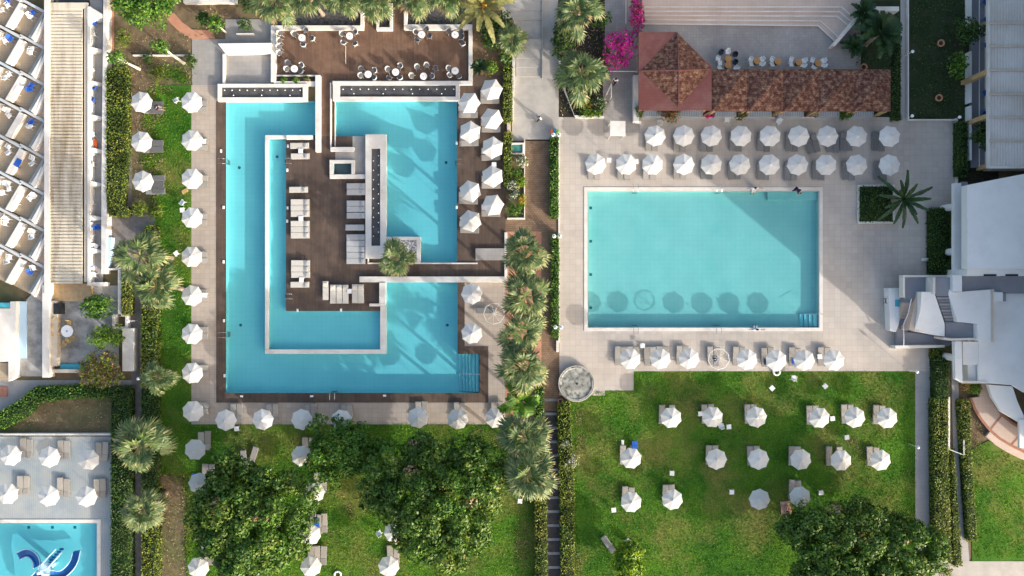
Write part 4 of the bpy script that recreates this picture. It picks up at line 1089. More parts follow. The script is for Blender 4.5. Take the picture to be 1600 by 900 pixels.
def make_plastic_chair(m, arms=True):
    """square monobloc chair, facing +y"""
    t = empty('plastic_chair')
    MB().box(-.22, -.21, .40, .22, .22, .44).build('seat', m, t, bevel=.02)
    M = Matrix.Translation((0, -.21, .42)) @ Matrix.Rotation(math.radians(14), 4, 'X')
    MB().box(-.21, -.025, 0, .21, .01, .44, M).build('backrest', m, t, bevel=.015)
    for sx in (-1, 1):
        if arms: MB().box(sx * .25 - .03, -.22, .6, sx * .25 + .03, .16, .63).box(sx * .25 - .02, .12, .42, sx * .25 + .02, .16, .6).build('armrest', m, t)
        for sy in (-1, 1): MB().tube((sx * .25, sy * .24, 0), (sx * .2, sy * .18, .41), .022, n=5).build('leg', m, t)
    return t


def make_side_table(m='plastic_white'):
    t = empty('side_table')
    MB().box(-.24, -.24, .4, .24, .24, .43).build('tabletop', m, t, bevel=.015)
    for sx in (-1, 1):
        for sy in (-1, 1): MB().tube((sx * .2, sy * .2, 0), (sx * .19, sy * .19, .4), .025, n=5).build('leg', m, t)
    return t


TW = make_round_table(.36, .74, 'plastic_white', 'frame_grey'); TA = make_round_table(.34, .74, 'amber_wood', 'black_metal')
CG = make_tub_chair('chair_grey', 'chair_pale', 'chair_pale'); CD = make_tub_chair('chair_grey', 'chair_grey', 'chair_pale'); CN = make_tub_chair('navy_wicker', 'navy_wicker', 'black_metal')
PC = make_plastic_chair('plastic_white'); BC = make_plastic_chair('blue_towel'); ST = make_side_table(); STW = make_plastic_chair('straw', False)


def face(o, tx, ty): o.rotation_euler.z = math.atan2(ty - o.location.y, tx - o.location.x) - PI / 2


def dirname(dx, dy):
    a = math.degrees(math.atan2(dy, dx)) % 360
    return ('right', 'upper right', 'top', 'upper left', 'left', 'lower left', 'bottom', 'lower right')[int((a + 22.5) // 45) % 8]


TERR = [('top', 'first', (471.7, 58.7), ((460, 53), (478, 48), (488, 60), (474, 69))), ('top', 'second', (546, 56), ((535, 53), (537, 66), (555, 50), (555, 68))),
        ('top', 'third', (658.7, 53.7), ((650, 50), (652, 62), (666, 46), (671, 56))), ('top', 'fourth', (711, 54), ((701, 49), (720, 50), (721, 58), (723, 68))),
        ('bottom', 'first', (459.7, 107.2), ((450, 98.5), (448.5, 108), (471, 102), (470, 111))), ('bottom', 'second', (575, 116), ((564.5, 108), (564, 118), (585, 110), (584.5, 121))),
        ('bottom', 'third', (618, 112.5), ((606.5, 108.5), (608.5, 121), (625, 103), (625, 121))), ('bottom', 'fourth', (661.7, 119), ((643.5, 118.5), (652, 105), (666.5, 102.5), (680, 107.5), (675, 119))),
        ('bottom', 'fifth', (711, 110.5), ((701.5, 107), (703, 117), (717, 119)))]
for row, nth, (tx, ty), chs in TERR:
    p = W(tx, ty, .78); dup(TW, (*p, .04), 0, 1, f'round white bistro table, {nth} in the {row} row on the wooden terrace', 'table', 'bistro tables on the wooden terrace')
    for cx, cy in chs:
        q = W(cx, cy, .5); d = Vector((q[0] - p[0], q[1] - p[1])); lab = dirname(d.x, d.y)
        if d.length < .62: d = d.normalized() * .62
        L_ = f'grey tub chair at the {lab} of the {nth} table in the {row} terrace row'
        if L_ in LABELS: L_ = L_.replace('grey tub chair at', 'second grey tub chair at')
        o = dup(CG if rnd.random() < .6 else CD, (p[0] + d.x, p[1] + d.y, .04), 0, 1, L_, 'chair', 'grey tub chairs on the wooden terrace')
        face(o, *p); o.rotation_euler.z += rnd.uniform(-.35, .35)
for i, (x, y) in enumerate(((438, 52), (437, 63.5), (436.5, 73), (437, 83))):
    o = dup(CG, (*W(x, y, .5), .04), -PI / 2 + rnd.uniform(-.2, .2), 1, f'grey tub chair, {O(i)} from the top against the west terrace parapet', 'chair', 'grey tub chairs on the wooden terrace')
o = MB().path([(*W(540, 100, .1), .06), (*W(540, 72, 1.0), .95)], .03).build('parasol_pole', 'beige_trim'); tag(o, 'thin tan pole leaning beside the second terrace table', 'pole')
# bar tables and chairs
BT = [('first', 1138.5, 92), ('second', 1138, 101.5), ('third', 1183, 95), ('fourth', 1216, 96), ('fifth', 1248.5, 97), ('sixth', 1279, 98.5)]
for n, x, y in BT: dup(TA, (*W(x, y, .75), .0), 0, 1, f'round amber table, {n} from the west beside the red tiled bar', 'table', 'amber tables behind the bar')
for i, (x, y, tx) in enumerate(((1122.5, 92, 1138), (1125.5, 98.5, 1138), (1137.5, 81, 1138), (1174, 93, 1183), (1174.5, 99.5, 1183), (1190, 93, 1183), (1190, 99.5, 1183), (1207, 93, 1216), (1207, 100, 1216), (1237, 93.5, 1248), (1236.5, 100, 1248), (1256, 95, 1248), (1255, 101.5, 1248), (1270, 94.5, 1279), (1272, 105, 1279), (1286, 95, 1279), (1287, 101.5, 1279), (1125, 106, 1138), (1150, 106, 1138))):
    n = [q for q in BT if abs(q[1] - tx) < 1][0]
    o = dup(PC, (*W(x, y, .5), 0), 0, .95, f'white plastic chair, {O(i) if i < 15 else ("sixteenth", "seventeenth", "eighteenth", "nineteenth")[i - 15]} of those around the amber bar tables', 'chair', 'white chairs behind the bar'); face(o, *W(tx, 97, .7))
for i, (x, y) in enumerate(((1127, 82), (1148, 85.5), (1148, 97))):
    o = dup(CN, (*W(x, y, .5), 0), 0, 1, f'dark navy tub chair, {O(i)} clockwise around the first amber bar tables', 'chair', 'navy chairs behind the bar'); face(o, *W(1138, 95, .7))
# small tables
for i, (x, y, lab, z) in enumerate(((1143.5, 769, 'on shaded grass left of the lone parasol', 0), (1050, 739.5, 'alone in the middle of the west part of the east lawn', 0), (1206.5, 606.5, 'turned cornerwise near the top of the east lawn', 0), (1289.5, 603.5, 'turned cornerwise above the fourth lawn parasol', 0), (1323.5, 683.5, 'on the dry grass patch between two parasol rows', 0), (1139, 667, 'below right of the second parasol on the east lawn', 0), (959, 797, 'left of the bottom row parasol on the east lawn', 0), (812.5, 783, 'below the southernmost palm on the west lawn', 0), (275, 396, 'turned cornerwise beside the fifth west column parasol', 0), (1004, 540, 'between the first two parasols below the rectangular pool', 0), (1281, 557, 'between the last two parasols below the rectangular pool', 0), (469.7, 235.7, 'with a dark dish between the top deck beds', .044), (470, 341.5, 'between the two groups of three deck beds', .044), (471, 437, 'below the lower three deck beds', .044), (546, 455, 'between the deck beds of the bottom group', .044), (1301, 654, 'beside the fourth parasol in the top lawn row', 0), (1283, 770, 'on the grass above the dark tree', 0), (1094.5, 646.5, 'beside the second lawn parasol at its loungers', 0), (284.5, 328, 'at the fourth west column parasol, upper left', 0), (318, 220.5, 'peeping out beside the second west column parasol', 0), (320, 461, 'peeping out beside the sixth west column parasol', 0), (951.5, 250, 'between the first two parasols above the rectangular pool', 0), (994, 252, 'right of the second parasol above the rectangular pool', 0), (772, 257, 'below the third hedge-side hexagonal parasol', .044), (369.5, 670, 'on the grass just below the first south row parasol', 0))):
    dup(ST, (*W(x, y, .42 + z), z), rnd.uniform(-.1, .1) + (PI / 4 if 'cornerwise' in lab else 0), 1, f'small white side table {lab}', 'side table', 'white side tables by the loungers')
# stray plastic chairs
for i, (x, y, r, lab) in enumerate(((1126.5, 665, .4, 'standing by the side table below the second lawn parasol'), (1240.5, 590, 0, 'on the grass below the last parasols of the rectangular pool'), (284, 316, .9, 'standing askew at the edge of the west lawn'), (1031, 191, 0, 'at the bar corner above the first parasol'), (1136.5, 187, PI, 'at the bar counter near the dark plant'), (1217, 190, 2.5, 'round-backed, in front of the bar counter'), (981, 846, .7, 'on the grass just above the lime green tree'), (990, 855, .3, 'beside the lime green tree, in sun'), (592, 833, .6, 'at the left edge of the middle tree'), (1275, 177, 0, 'at the counter below the bar roof'), (275, 156, .5, 'beside the first west column parasol'), (1213, 577, PI, 'at the lawn edge below the fifth pool parasol'))):
    dup(PC, (*W(x, y, .5), 0), r, 1, f'white plastic chair {lab}', 'chair', 'stray white plastic chairs')
# balcony furniture
NM = ('inner', 'middle', 'outer'); rr = random.Random(3)
for c, k, x, y in BAL:
    if x < -28: continue
    for j in range(rr.choice((2, 2, 3))):
        f = (.14, .3, .52)[j]; u = rr.uniform(.35, .6) if c == 0 else rr.uniform(.3, .6)
        px = x + 23 * u - 22.3 * f; py = y + 11 * u + 38 * f
        if px < -4 or py < -4: continue
        lab = f'balcony {O(k + 1)} down the {NM[c]} column of the sawtooth wing'
        dup(BC if rr.random() < .2 else PC, (*W(px, py, .5), .08), rr.uniform(0, 6.28), 1, f'{("upper", "second", "lower")[j]} chair on {lab}', 'chair', 'plastic chairs on the sawtooth balconies')
    if rr.random() < .5:
        px, py = x - 9 - 7, y + 17
        if px > 0 and py > 0:
            p = W(px, py, .66); o = MB().box(-.3, -.42, 0, .3, .42, .03).box(-.3, -.44, -.5, .3, -.41, .0).build('towel', rr.choice(('blue_towel', 'blue_towel', 'white_cloth')), loc=(*p, .625)); o.rotation_euler.z = -.52
            tag(o, f'towel over the wall of balcony {O(k + 1)} down the {NM[c]} column', 'towel', 'towels drying on the balcony walls')
for i, (x, y, m_) in enumerate(((148.5, 36, BC), (145.5, 54, PC), (144, 110, PC), (148, 137, BC), (145, 156, BC), (145, 210, PC), (146, 225, None), (144, 241, PC), (144, 257, PC), (143, 316, PC), (142.5, 344, BC), (153, 355, BC), (143, 369, PC), (150, 385, PC), (141, 416, BC), (147, 430, PC))):
    if m_ is None:
        o = MB().box(-.35, -.4, 0, .35, .4, .05).box(-.35, .36, 0, .35, .4, .5).build('towel', 'orange_towel', loc=(*W(x, y, .4), .3), bevel=.02); tag(o, 'orange towel spread over a chair on the garden terraces', 'towel')
    else: dup(m_, (*W(x, y, .5), .12), rr.uniform(0, 6.28), 1, f'{"blue" if m_ is BC else "white"} chair, {O(i) if i < 15 else "last"} from the top on the strip of small terraces', 'chair', 'chairs on the strip of small terraces')
for i, (x, y) in enumerate(((1540, 3), (1542, 70), (1540, 145), (1539, 176), (1539, 216), (1541, 30))):
    dup(BC, (*W(x, y, .7), .25), rr.uniform(0, 6.28), .95, f'blue chair, {O(i)} noted under the grey corrugated veranda roof edge', 'chair', 'blue chairs on the shaded veranda')
# yard table and chairs
p = W(104.5, 517.5, .76); dup(TW, (*p, .01), 0, (1.7, 1.7, 1), 'large round pale table in the old yard below the corrugated roof', 'table')
for i, (x, y) in enumerate(((107, 505), (112, 528), (104, 532), (100, 536), (89, 501), (89, 511), (89, 521))):
    o = dup(STW, (*W(x, y, .5), .01), 0, 1, ('straw chair above the round yard table', 'straw chair at the lower right of the yard table', 'straw chair below the round yard table', 'straw chair pushed out farthest below the yard table', 'upper straw chair against the yard wall', 'middle straw chair against the yard wall', 'lower straw chair against the yard wall')[i], 'chair', 'straw chairs in the old yard'); face(o, *p)
# towels and things on loungers
for x, y, r, m_, lab, sz in ((992, 698, 0, 'blue_towel', 'bright blue towel on a lawn lounger of the second row', (.3, .6)), (973.5, 697, 0, 'white_cloth', 'striped white towel on the lawn lounger beside the blue one', (.14, .6)), (803, 710, .1, 'blue_towel', 'blue towel on a seat beneath the lower palms', (.28, .5)), (1195.5, 565.5, 0, 'navy_cloth', 'navy towel on a lounger under the fourth pool parasol', (.1, .32)), (1240, 565.5, 0, 'blue_towel', 'blue towel on a lounger under the sixth pool parasol', (.15, .35)), (1229, 795, .1, 'pink_towel', 'pink towel spread beside the dark tree', (.5, .7)), (1118.5, 561, .3, 'navy_cloth', 'dark blue bag on the lounger under the bare parasol frame', (.22, .2)), (303, 745, .1, 'blue_towel', 'small blue towel on the grass behind the western tree', (.35, .3)), (495, 817, .1, 'blue_towel', 'blue towel at the east edge of the western tree', (.25, .45)), (1297, 713, .2, 'white_cloth', 'white towel crumpled beside the fifth parasol of the second lawn row', (.3, .16)), (1360, 713, .2, 'white_cloth', 'white towel crumpled beside the last parasol of the second lawn row', (.28, .16)), (287, 298, .5, 'straw', 'straw beach bag on the grass below the third west column parasol', (.35, .2))):
    b = MB(); n = 5
    for i in range(n):
        z0 = .02 * math.sin(i * 2.1); b.box(-sz[0], -sz[1] + 2 * sz[1] * i / n, 0, sz[0] * (1 - .06 * (i % 2)), -sz[1] + 2 * sz[1] * (i + 1) / n - .002, .05 + abs(z0))
    nm = 'bag' if 'bag' in lab else 'towel'
    o = b.build(nm, m_, loc=(*W(x, y, .35), .33 if y != 745 and 'grass' not in lab and 'beside' not in lab else .01), bevel=.01); o.rotation_euler.z = r; tag(o, lab, nm)
# loose things
o = MB().lathe([(.16, 0), (.2, .1), (.17, 1.2), (.12, 2.0), (.04, 2.3)], 10).build('folded_parasol', 'canvas_white', loc=(*W(1440, 406, .2), .2)); o.rotation_euler = (PI / 2, 0, PI / 2 + .03); tag(o, 'folded parasol lying on the shaded paving near the stair block', 'parasol')
t = empty('stone_fountain', (*W(900, 598.5), 0), 0, 'big round mottled stone basin between cobble path and east lawn', 'fountain')
mat('granite', (.06, .065, .055), (.5, .5, .46), scale=2.4, rough=.8, bump=.5, bscale=6, detail=2, stain=(.06, .065, .055), stain_scale=1.2, stain_amt=.7)
MB().lathe([(1.85, -.05), (1.87, .4), (1.8, .48), (1.65, .48), (1.55, .4), (.01, .42)], 40).build('basin', 'granite', t)
MB().lathe([(1.87, .38), (1.9, .46), (1.84, .5), (1.78, .47)], 40, caps=False).build('rim', 'concrete', t)
MB().sphere((.1, -.05, .43), .12, 10, 6).build('spout', 'dark_stone', t)
# terracotta pots
for x, y, s, lab in ((1470, 67.5, 1., 'terracotta pot in the middle of the dark garden'), (1467, 153, 1., 'tan pot at the lower end of the dark garden'), (1349.5, 105, 1., 'tan pot with dark opening behind the bar roof'), (876, 627.5, .85, 'round terracotta pot below the stone basin')):
    t = empty('plant_pot', (*W(x, y, .4), 0), 0, lab, 'pot'); t.scale = (s,) * 3
    MB().lathe([(.22, 0), (.36, .35), (.38, .5), (.31, .52), (.29, .44), (.01, .42)], 18).build('pot', 'terracotta', t); MB().lathe([(.28, .43), (.02, .45)], 14).build('earth', 'dark_soil', t)
# twin lamps along the cobble path
for i, (x, y) in enumerate(((868.5, 211), (870, 369), (872, 511))):
    t = empty('twin_lamp', (*W(x, y, .9), 0), 0, f'twin-headed white path lamp, {("northern", "middle", "southern")[i]} one along the narrow hedge', 'lamp', 'twin lamps along the narrow hedge')
    MB().tube((0, 0, 0), (0, 0, .95), .04).build('post', 'pole_white', t); MB().tube((-.3, 0, .93), (.3, 0, .93), .025).build('arm', 'pole_white', t)
    for s in (-.3, .3):
        h = MB().lathe([(.06, .93), (.2, 1.02), (.21, 1.1), (.1, 1.14)], 14, (s, 0, 0)).build('lamp_head', 'globe', t, smooth=True); MB().lathe([(.08, 1.141), (.06, 1.17)], 10, (s, 0, 0)).build('cap', 'black_metal', h)
for i, (x, y, lab) in enumerate(((1426, 80.5, 'by the thin wall of the dark garden, upper one'), (1425.5, 181, 'in the lower west corner of the dark garden'), (1499.5, 183, 'in the lower east corner of the dark garden'), (1434.5, 699, 'beside the straight grey path, upper one'), (1434, 818, 'beside the straight grey path, lower one'), (1433, 581, 'at the corner where terrace meets the grey path'), (216, 592, 'at the bend of the narrow garden path'), (200, 502, 'in front of the small white box planter'))):
    t = empty('path_lamp', (*W(x, y, 1.9), 0), 0, f'white globe path lamp {lab}', 'lamp', 'globe path lamps')
    MB().tube((0, 0, 0), (0, 0, 1.8), .03).build('post', 'pole_white', t); MB().sphere((0, 0, 1.9), .17, 12, 8).build('globe', 'globe', t, smooth=True)
for i, (x, y) in enumerate(((345.5, 236), (349.5, 324), (349.5, 409), (350, 501), (351, 587), (377.5, 619), (487, 619), (601, 618))):
    o = MB().box(-.1, -.16, 0, .1, .16, .1).build('step_light', 'globe', loc=(*W(x, y, .05), .03), bevel=.02); o.rotation_euler.z = PI / 2 if y > 610 else 0; tag(o, f'small white deck light, {O(i)} going down the dark deck edge of the L-shaped pool', 'light', 'deck lights round the L-shaped pool')
for i, (x, y) in enumerate(((450, 228), (449.5, 325), (449, 345.5), (465, 485), (533, 484.5), (449, 266), (713.5, 324), (713.5, 223.5))):
    o = MB().box(-.1, -.16, 0, .1, .16, .09).build('step_light', 'globe', loc=(*W(x, y, .05), .045), bevel=.02); tag(o, f'small white deck light, {O(i)} along the lounge deck edges', 'light', 'deck lights on the lounge deck')

# odds and ends
t = empty('kiosk_shelter', (*W(965, 200.5, 2.2), 0), 0, 'square white shelter roof standing in front of the bougainvillea path', 'shelter')
MB().box(-.78, -.75, 2.1, .78, .75, 2.25).build('roof', 'white_plaster', t, bevel=.03)
for sx in (-1, 1):
    for sy in (-1, 1): MB().tube((sx * .7, sy * .67, 0), (sx * .7, sy * .67, 2.1), .04).build('post', 'pole_white', t)
for i, (x, m_, c_) in enumerate(((862.3, 'orange_towel', 'orange'), (866.6, 'bin_blue', 'blue'), (871, 'bin_green', 'green'))):
    if m_ not in MATS: mat(m_, {'bin_blue': (.03, .2, .45), 'bin_green': (.2, .4, .06)}[m_], scale=4, rough=.5)
    t = empty('recycling_bin', (*W(x, 204, .8), 0), 0, f'{c_} recycling bin at the head of the narrow bright hedge', 'bin')
    MB().box(-.13, -.17, 0, .13, .17, .72).build('bin_body', m_, t, bevel=.02); MB().box(-.14, -.18, .72, .14, .18, .8).build('lid', m_, t, bevel=.02)
for lab, pts in (('white railing above the shaded path beneath the bougainvillea', ((945, 122, 1), (950, 111.5, 1), (996, 111.5, 1))), ('straight white handrail on the shaded upper path', ((978, -8, 1), (978, 37, 1))), ('short angled white handrail beside the person on the shaded path', ((947, 149, .4), (955, 131, 1), (955, 152, 1)))):
    q = [(*W(x, y, z), z) for x, y, z in pts]; b = MB().path(q, .05)
    for p in q: b.tube((p[0], p[1], 0), p, .04, n=6)
    tag(b.build('railing', 'frame_white'), lab, 'railing')
for x, y, lab in ((1213.5, 581, 'white ring float at the lawn edge below the rectangular pool'), (527.5, 898, 'white ring float at the bottom edge of the west lawn')):
    b = MB(); b.path([(.34 * math.cos(k * PI / 10), .34 * math.sin(k * PI / 10), .1) for k in range(21)], .1, 8); tag(b.build('ring_float', 'plastic_white', loc=(*W(x, y, .1), .0), smooth=True), lab, 'float')
mat('brown_wood', (.09, .035, .025), (.13, .055, .04), scale=5, rough=.7)
o = make_plastic_chair('brown_wood'); o.name = 'wooden_chair'; o.location = (*W(1387, 470, .5), 0); o.rotation_euler.z = PI / 2; tag(o, 'dark brown wooden chair against the small service room', 'chair')
# water slide
t = empty('water_slide', (*W(70, 889, 1.4), 0), 0, 'blue and white octopus-like water slide standing in the children\'s pool', 'water slide')
def trough(name, pts, w, m, par, h=.3):
    prof = [(-w, h), (-w * .86, h), (-w * .62, .05), (w * .62, .05), (w * .86, h), (w, h), (w * .7, -.03), (-w * .7, -.03)]
    o = MB().sweep(pts, prof).build(name, m, par, smooth=False); o.location = -par.location
    for s in (-1, 1):
        q = []
        for i, p in enumerate(pts):
            a = Vector(pts[max(i - 1, 0)]); c = Vector(pts[min(i + 1, len(pts) - 1)]); d = (c - a); d.z = 0; d.normalize(); q.append(Vector(p) + Vector((d.y, -d.x, 0)) * s * w * .95 + Vector((0, 0, h + .02)))
        MB().path(q, .055, 6).build('rim', 'slide_pale', o)
def arc(pts, z0, z1, n=14):
    out = []
    for i in range(n):
        f = i / (n - 1) * (len(pts) - 1); k = min(int(f), len(pts) - 2); u = f - k
        P0, P1, P2, P3 = (pts[max(k - 1, 0)], pts[k], pts[k + 1], pts[min(k + 2, len(pts) - 1)])
        c = [.5 * (2 * P1[d] + (P2[d] - P0[d]) * u + (2 * P0[d] - 5 * P1[d] + 4 * P2[d] - P3[d]) * u * u + (3 * P1[d] - P0[d] - 3 * P2[d] + P3[d]) * u ** 3) for d in (0, 1)]
        z = z0 + (z1 - z0) * i / (n - 1); out.append((*W(c[0], c[1], z), z))
    return out
trough('slide_chute', arc(((80, 895), (98, 896), (112, 885), (119, 873), (122, 860)), 1.5, .1), .42, 'slide_blue', t)
trough('slide_chute', arc(((60, 884), (58, 872), (50, 864), (41, 863), (29, 869)), 1.5, .1), .42, 'slide_blue', t)
trough('slide_chute', arc(((62, 896), (54, 905), (46, 912), (36, 915)), 1.5, .1), .42, 'slide_blue', t)
a = W(72, 884, 1.5); c = W(96, 858, .0)
lad = MB()
for k in range(7):
    f = k / 6; x = a[0] + (c[0] - a[0]) * f; y = a[1] + (c[1] - a[1]) * f; z = 1.45 * (1 - f)
    lad.box(x - .22, y - .12, z - .04, x + .22, y + .12, z)
o = lad.build('ladder_steps', 'slide_blue', t); o.location = -t.location
d = Vector((c[0] - a[0], c[1] - a[1], 0)).normalized(); n_ = Vector((d.y, -d.x, 0)) * .36
for s in (-1, 1):
    o = MB().path([(a[0] + n_.x * s, a[1] + n_.y * s, 1.9), (c[0] + n_.x * s, c[1] + n_.y * s, .5)], .09, 8).build('hand_rail', 'slide_pale', t); o.location = -t.location
MB().lathe([(.75, 1.35), (.78, 1.45), (.7, 1.5), (.01, 1.5)], 20).build('platform', 'slide_pale', t); MB().lathe([(.3, -.4), (.25, 1.36)], 12).build('column', 'slide_pale', t)
b = MB()
for k in range(4):
    an = k * PI / 2 + .4; b.tube((.6 * math.cos(an), .6 * math.sin(an), 1.5), (.1 * math.cos(an), .1 * math.sin(an), 2.4), .05, .04, 6)
b.sphere((0, 0, 2.45), .22).build('top_ornament', 'slide_pale', t)
# ------------------------------------------------------------------ vegetation
def fan_crown(R, n=26, seed=0, dry=8):
    """a crown of fan leaves: long bare stalks carrying wide split fans, the oldest ones dry and hanging"""
    r = random.Random(seed); Q = []; MI = []
    gap = r.uniform(0, 6.28)
    def blade(p, d, up, L, wd, m1, m2, droop):
        d = d.normalized(); s = d.cross(up); s = s.normalized() if s.length > .05 else Vector((1, 0, 0))
        s = (s + up * r.uniform(-.45, .45)).normalized()
        a = p + d * L * .06; b = p + d * L * .6 + Vector((0, 0, -droop * L * .1)); c = p + d * L * .98 + Vector((0, 0, -droop * L * .42))
        Q.append((a - s * wd * .2, b - s * wd * .5, b + s * wd * .5, a + s * wd * .2)); MI.append(m1)
        Q.append((b - s * wd * .5, c - s * wd * .05, c + s * wd * .05, b + s * wd * .5)); MI.append(m2)
    for i in range(n + dry):
        isdry = i >= n
        az = i * 2.39996 + r.uniform(-.35, .35)
        f = i / max(1, n - 1)
        if not isdry and f > .35 and math.cos(az - gap) > .8 and r.random() < .6: continue
        el = math.radians(72 - 88 * f ** .6 + r.uniform(-10, 10)) if not isdry else math.radians(r.uniform(-65, -20))
        Lp = R * (.3 + .34 * min(f, 1)) * r.uniform(.8, 1.2); Lf = R * r.uniform(.42, .56)
        if isdry: Lp *= .75; Lf *= .8
        d = Vector((math.cos(el) * math.cos(az), math.cos(el) * math.sin(az), math.sin(el)))
        p = d * Lp + Vector((0, 0, -.1 * Lp)); sd = Vector((-math.sin(az), math.cos(az), 0))
        Q.append((-sd * .022, p - sd * .016, p + sd * .016, sd * .022)); MI.append(1 if not isdry else 2)
        if isdry and r.random() < .4: continue
        tilt = r.uniform(-.5, .5)
        d2 = (d + Vector((0, 0, -.25 - .2 * f))).normalized(); sd = (sd + Vector((0, 0, tilt))).normalized(); up = sd.cross(d2).normalized()
        if up.z < 0: up = -up
        nb = 19; half = r.uniform(80, 110)
        for k in range(nb):
            b = math.radians(-half + 2 * half * k / (nb - 1) + r.uniform(-4, 4))
            dd = d2 * math.cos(b) + sd * math.sin(b)
            L = Lf * (.7 + .3 * math.cos(b)) * r.uniform(.85, 1.1)
            tip = 1 if (r.random() < .2 + .35 * f) else 0
            blade(p, dd, up, L, (.1 * Lf + .01), 2 if isdry else 0, 2 if isdry else tip, r.uniform(.2, 1.) + (.4 if f > .6 else 0))
    return quads('crown', [[tuple(v) for v in q] for q in Q], ['palm_leaf', 'palm_tip', 'palm_dry'], midx=np.array(MI, np.int32))


def feather_crown(R, n, seed, m, width=.2, droop=.5, extra=None):
    r = random.Random(seed); Q = []; MI = []
    for i in range(n):
        az = i * 2.39996 + r.uniform(-.2, .2); f = i / (n - 1)
        el = math.radians(70 - 65 * f + r.uniform(-6, 6)); L = R * r.uniform(.9, 1.1)
        h = Vector((math.cos(az), math.sin(az), 0)); sd = Vector((-h.y, h.x, 0)); ns = 22; prev = None
        for k in range(ns + 1):
            u = k / ns; s = u * L
            p = h * (s * math.cos(el) * (1 - .12 * u)) + Vector((0, 0, s * math.sin(el) - droop * L * u * u * (.45 + .3 * math.cos(el))))
            if prev is not None:
                t = (p - prev).normalized()
                Q.append((prev - sd * .025, p - sd * .02, p + sd * .02, prev + sd * .025)); MI.append(0)
                if u > .14:
                    ll = width * R * (1.05 - abs(u - .45) * 1.1) * r.uniform(.9, 1.1)
                    for sg in (-1, 1):
                        d = (sd * sg * .8 + t * .65 + Vector((0, 0, .22 - .3 * r.random()))).normalized(); q = p + d * ll
                        w_ = t * .05
                        Q.append((p - w_, q - w_ * .2, q + w_ * .2, p + w_)); MI.append(0)
            prev = p
    if extra:
        for i in range(120):
            d = Vector((r.gauss(.05, .13), r.gauss(-.08, .13), r.uniform(0, .2))); s = .035
            Q.append((d + Vector((-s, 0, 0)), d + Vector((0, s, .03)), d + Vector((s, 0, 0)), d + Vector((0, -s, .02)))); MI.append(1)
    return quads('crown', [[tuple(v) for v in q] for q in Q], [m] + ([extra] if extra else []), midx=np.array(MI, np.int32))


FC = [fan_crown(1.0, 24 + 2 * (s % 3), s) for s in range(7)]
used_c = set()


def crown_copy(src, par, loc, rz, s):
    if src.name in used_c: c = src.copy(); COL.objects.link(c)
    else: c = src; used_c.add(src.name)
    c.parent = par; c.location = loc; c.rotation_euler = (rnd.uniform(-.2, .2), rnd.uniform(-.2, .2), rz); c.scale = (s * 1.12 * rnd.uniform(.93, 1.07), s * 1.12 * rnd.uniform(.93, 1.07), s * 1.12)
    return c


def palm(px, py, h, R, label, crowns=None, bark='palm_bark', tr=.19, cat='palm tree', lean=.25):
    x, y = W(px, py, h)
    t = empty('palm_tree', (x, y, 0), 0, label, cat, 'palm trees around the pools')
    dx, dy = rnd.uniform(-lean, lean), rnd.uniform(-lean, lean)
    pts = [(dx * (1 - u) ** 2, dy * (1 - u) ** 2, -.05 + u * h) for u in (0, .12, .3, .5, .7, .85, 1)]
    MB().path(pts, [tr * 1.45, tr * 1.1, tr, tr * .95, tr * .95, tr * 1.05, tr * 1.2], 10).build('trunk', bark, t, smooth=False)
    crown_copy(rnd.choice(crowns or FC), t, (0, 0, h), rnd.uniform(0, 6.28), R)
    return t


for px, py, h, R, lab in (
        (219, 400, 6.6, 2.75, 'big fan palm by the path crossing beside the sawtooth wing'), (243, 448, 6.0, 2.3, 'fan palm just below the big one on the west lawn edge'),
        (247, 588, 4.2, 1.75, 'smaller fan palm at the bend of the narrow garden path'), (219, 697, 6.2, 2.7, 'fan palm leaning over the narrow path beside the children\'s terrace'), (222, 797, 5.4, 2.0, 'lowest fan palm on the narrow path by the children\'s pool'),
        (819, 393, 6.8, 2.3, 'northernmost palm of the row beside the cobble path'), (821, 463, 6.8, 2.5, 'second palm of the row beside the cobble path'), (815, 517, 6.6, 2.3, 'third palm of the row beside the cobble path'),
        (818, 572, 6.8, 2.5, 'fourth palm of the row beside the cobble path'), (818, 683, 6.6, 2.5, 'palm just below the broad-leaved plant in the cobble path row'), (823, 742, 7.0, 2.7, 'southernmost palm of the row, above the stepping path hedge'),
        (903, 18, 6.2, 2.4, 'fan palm at the top edge right of the promenade'), (909, 112, 4.2, 2.5, 'low wide fan palm in the bed beside the bougainvillea'),
        (428, 0, 5.0, 2.3, 'fan palm hanging over the garden west of the dining terrace'), (484, -6, 5.2, 2.2, 'fan palm over the west part of the western stone bed'), (538, -6, 5.2, 2.1, 'fan palm over the east part of the western stone bed'),
        (588, -5, 5.2, 2.1, 'fan palm rising out of the narrow white planter box'), (642, -6, 5.2, 2.1, 'fan palm over the west part of the eastern stone bed'), (698, -10, 5.2, 2.1, 'fan palm over the east part of the eastern stone bed'),
        (616, 402, 3.0, 1.85, 'fan palm in the square pebble planter at the pool corner'), (798, 60, 3.2, 1.6, 'low fan palm behind the dark shrub beside the promenade steps')):
    palm(px, py, h, R, lab)
F1 = feather_crown(1.0, 18, 5, 'feather_leaf', .085, .5); F2 = feather_crown(1.0, 20, 6, 'feather_pale', .13, .6, 'orange_flower'); F3 = feather_crown(1., 24, 7, 'feather_leaf', .2, .5)
palm(1412, 311, 3.0, 2.9, 'dark feather palm in the low planter beside the shaded terrace', [F1], tr=.22)
palm(1376, 52, 3.2, 2.5, 'dark feather palm behind the slanting white wall', [F3])
palm(754, 10, 4.6, 3.2, 'yellowish feather palm with orange fruit above the promenade bed', [F2])
# broad banana-like plant in the palm row
BAN = feather_crown(1., 10, 9, 'bright_leaf', .34, .7)
palm(814, 625, 3.0, 2.4, 'broad-leaved green plant between the palms of the cobble path row', [BAN], cat='plant')


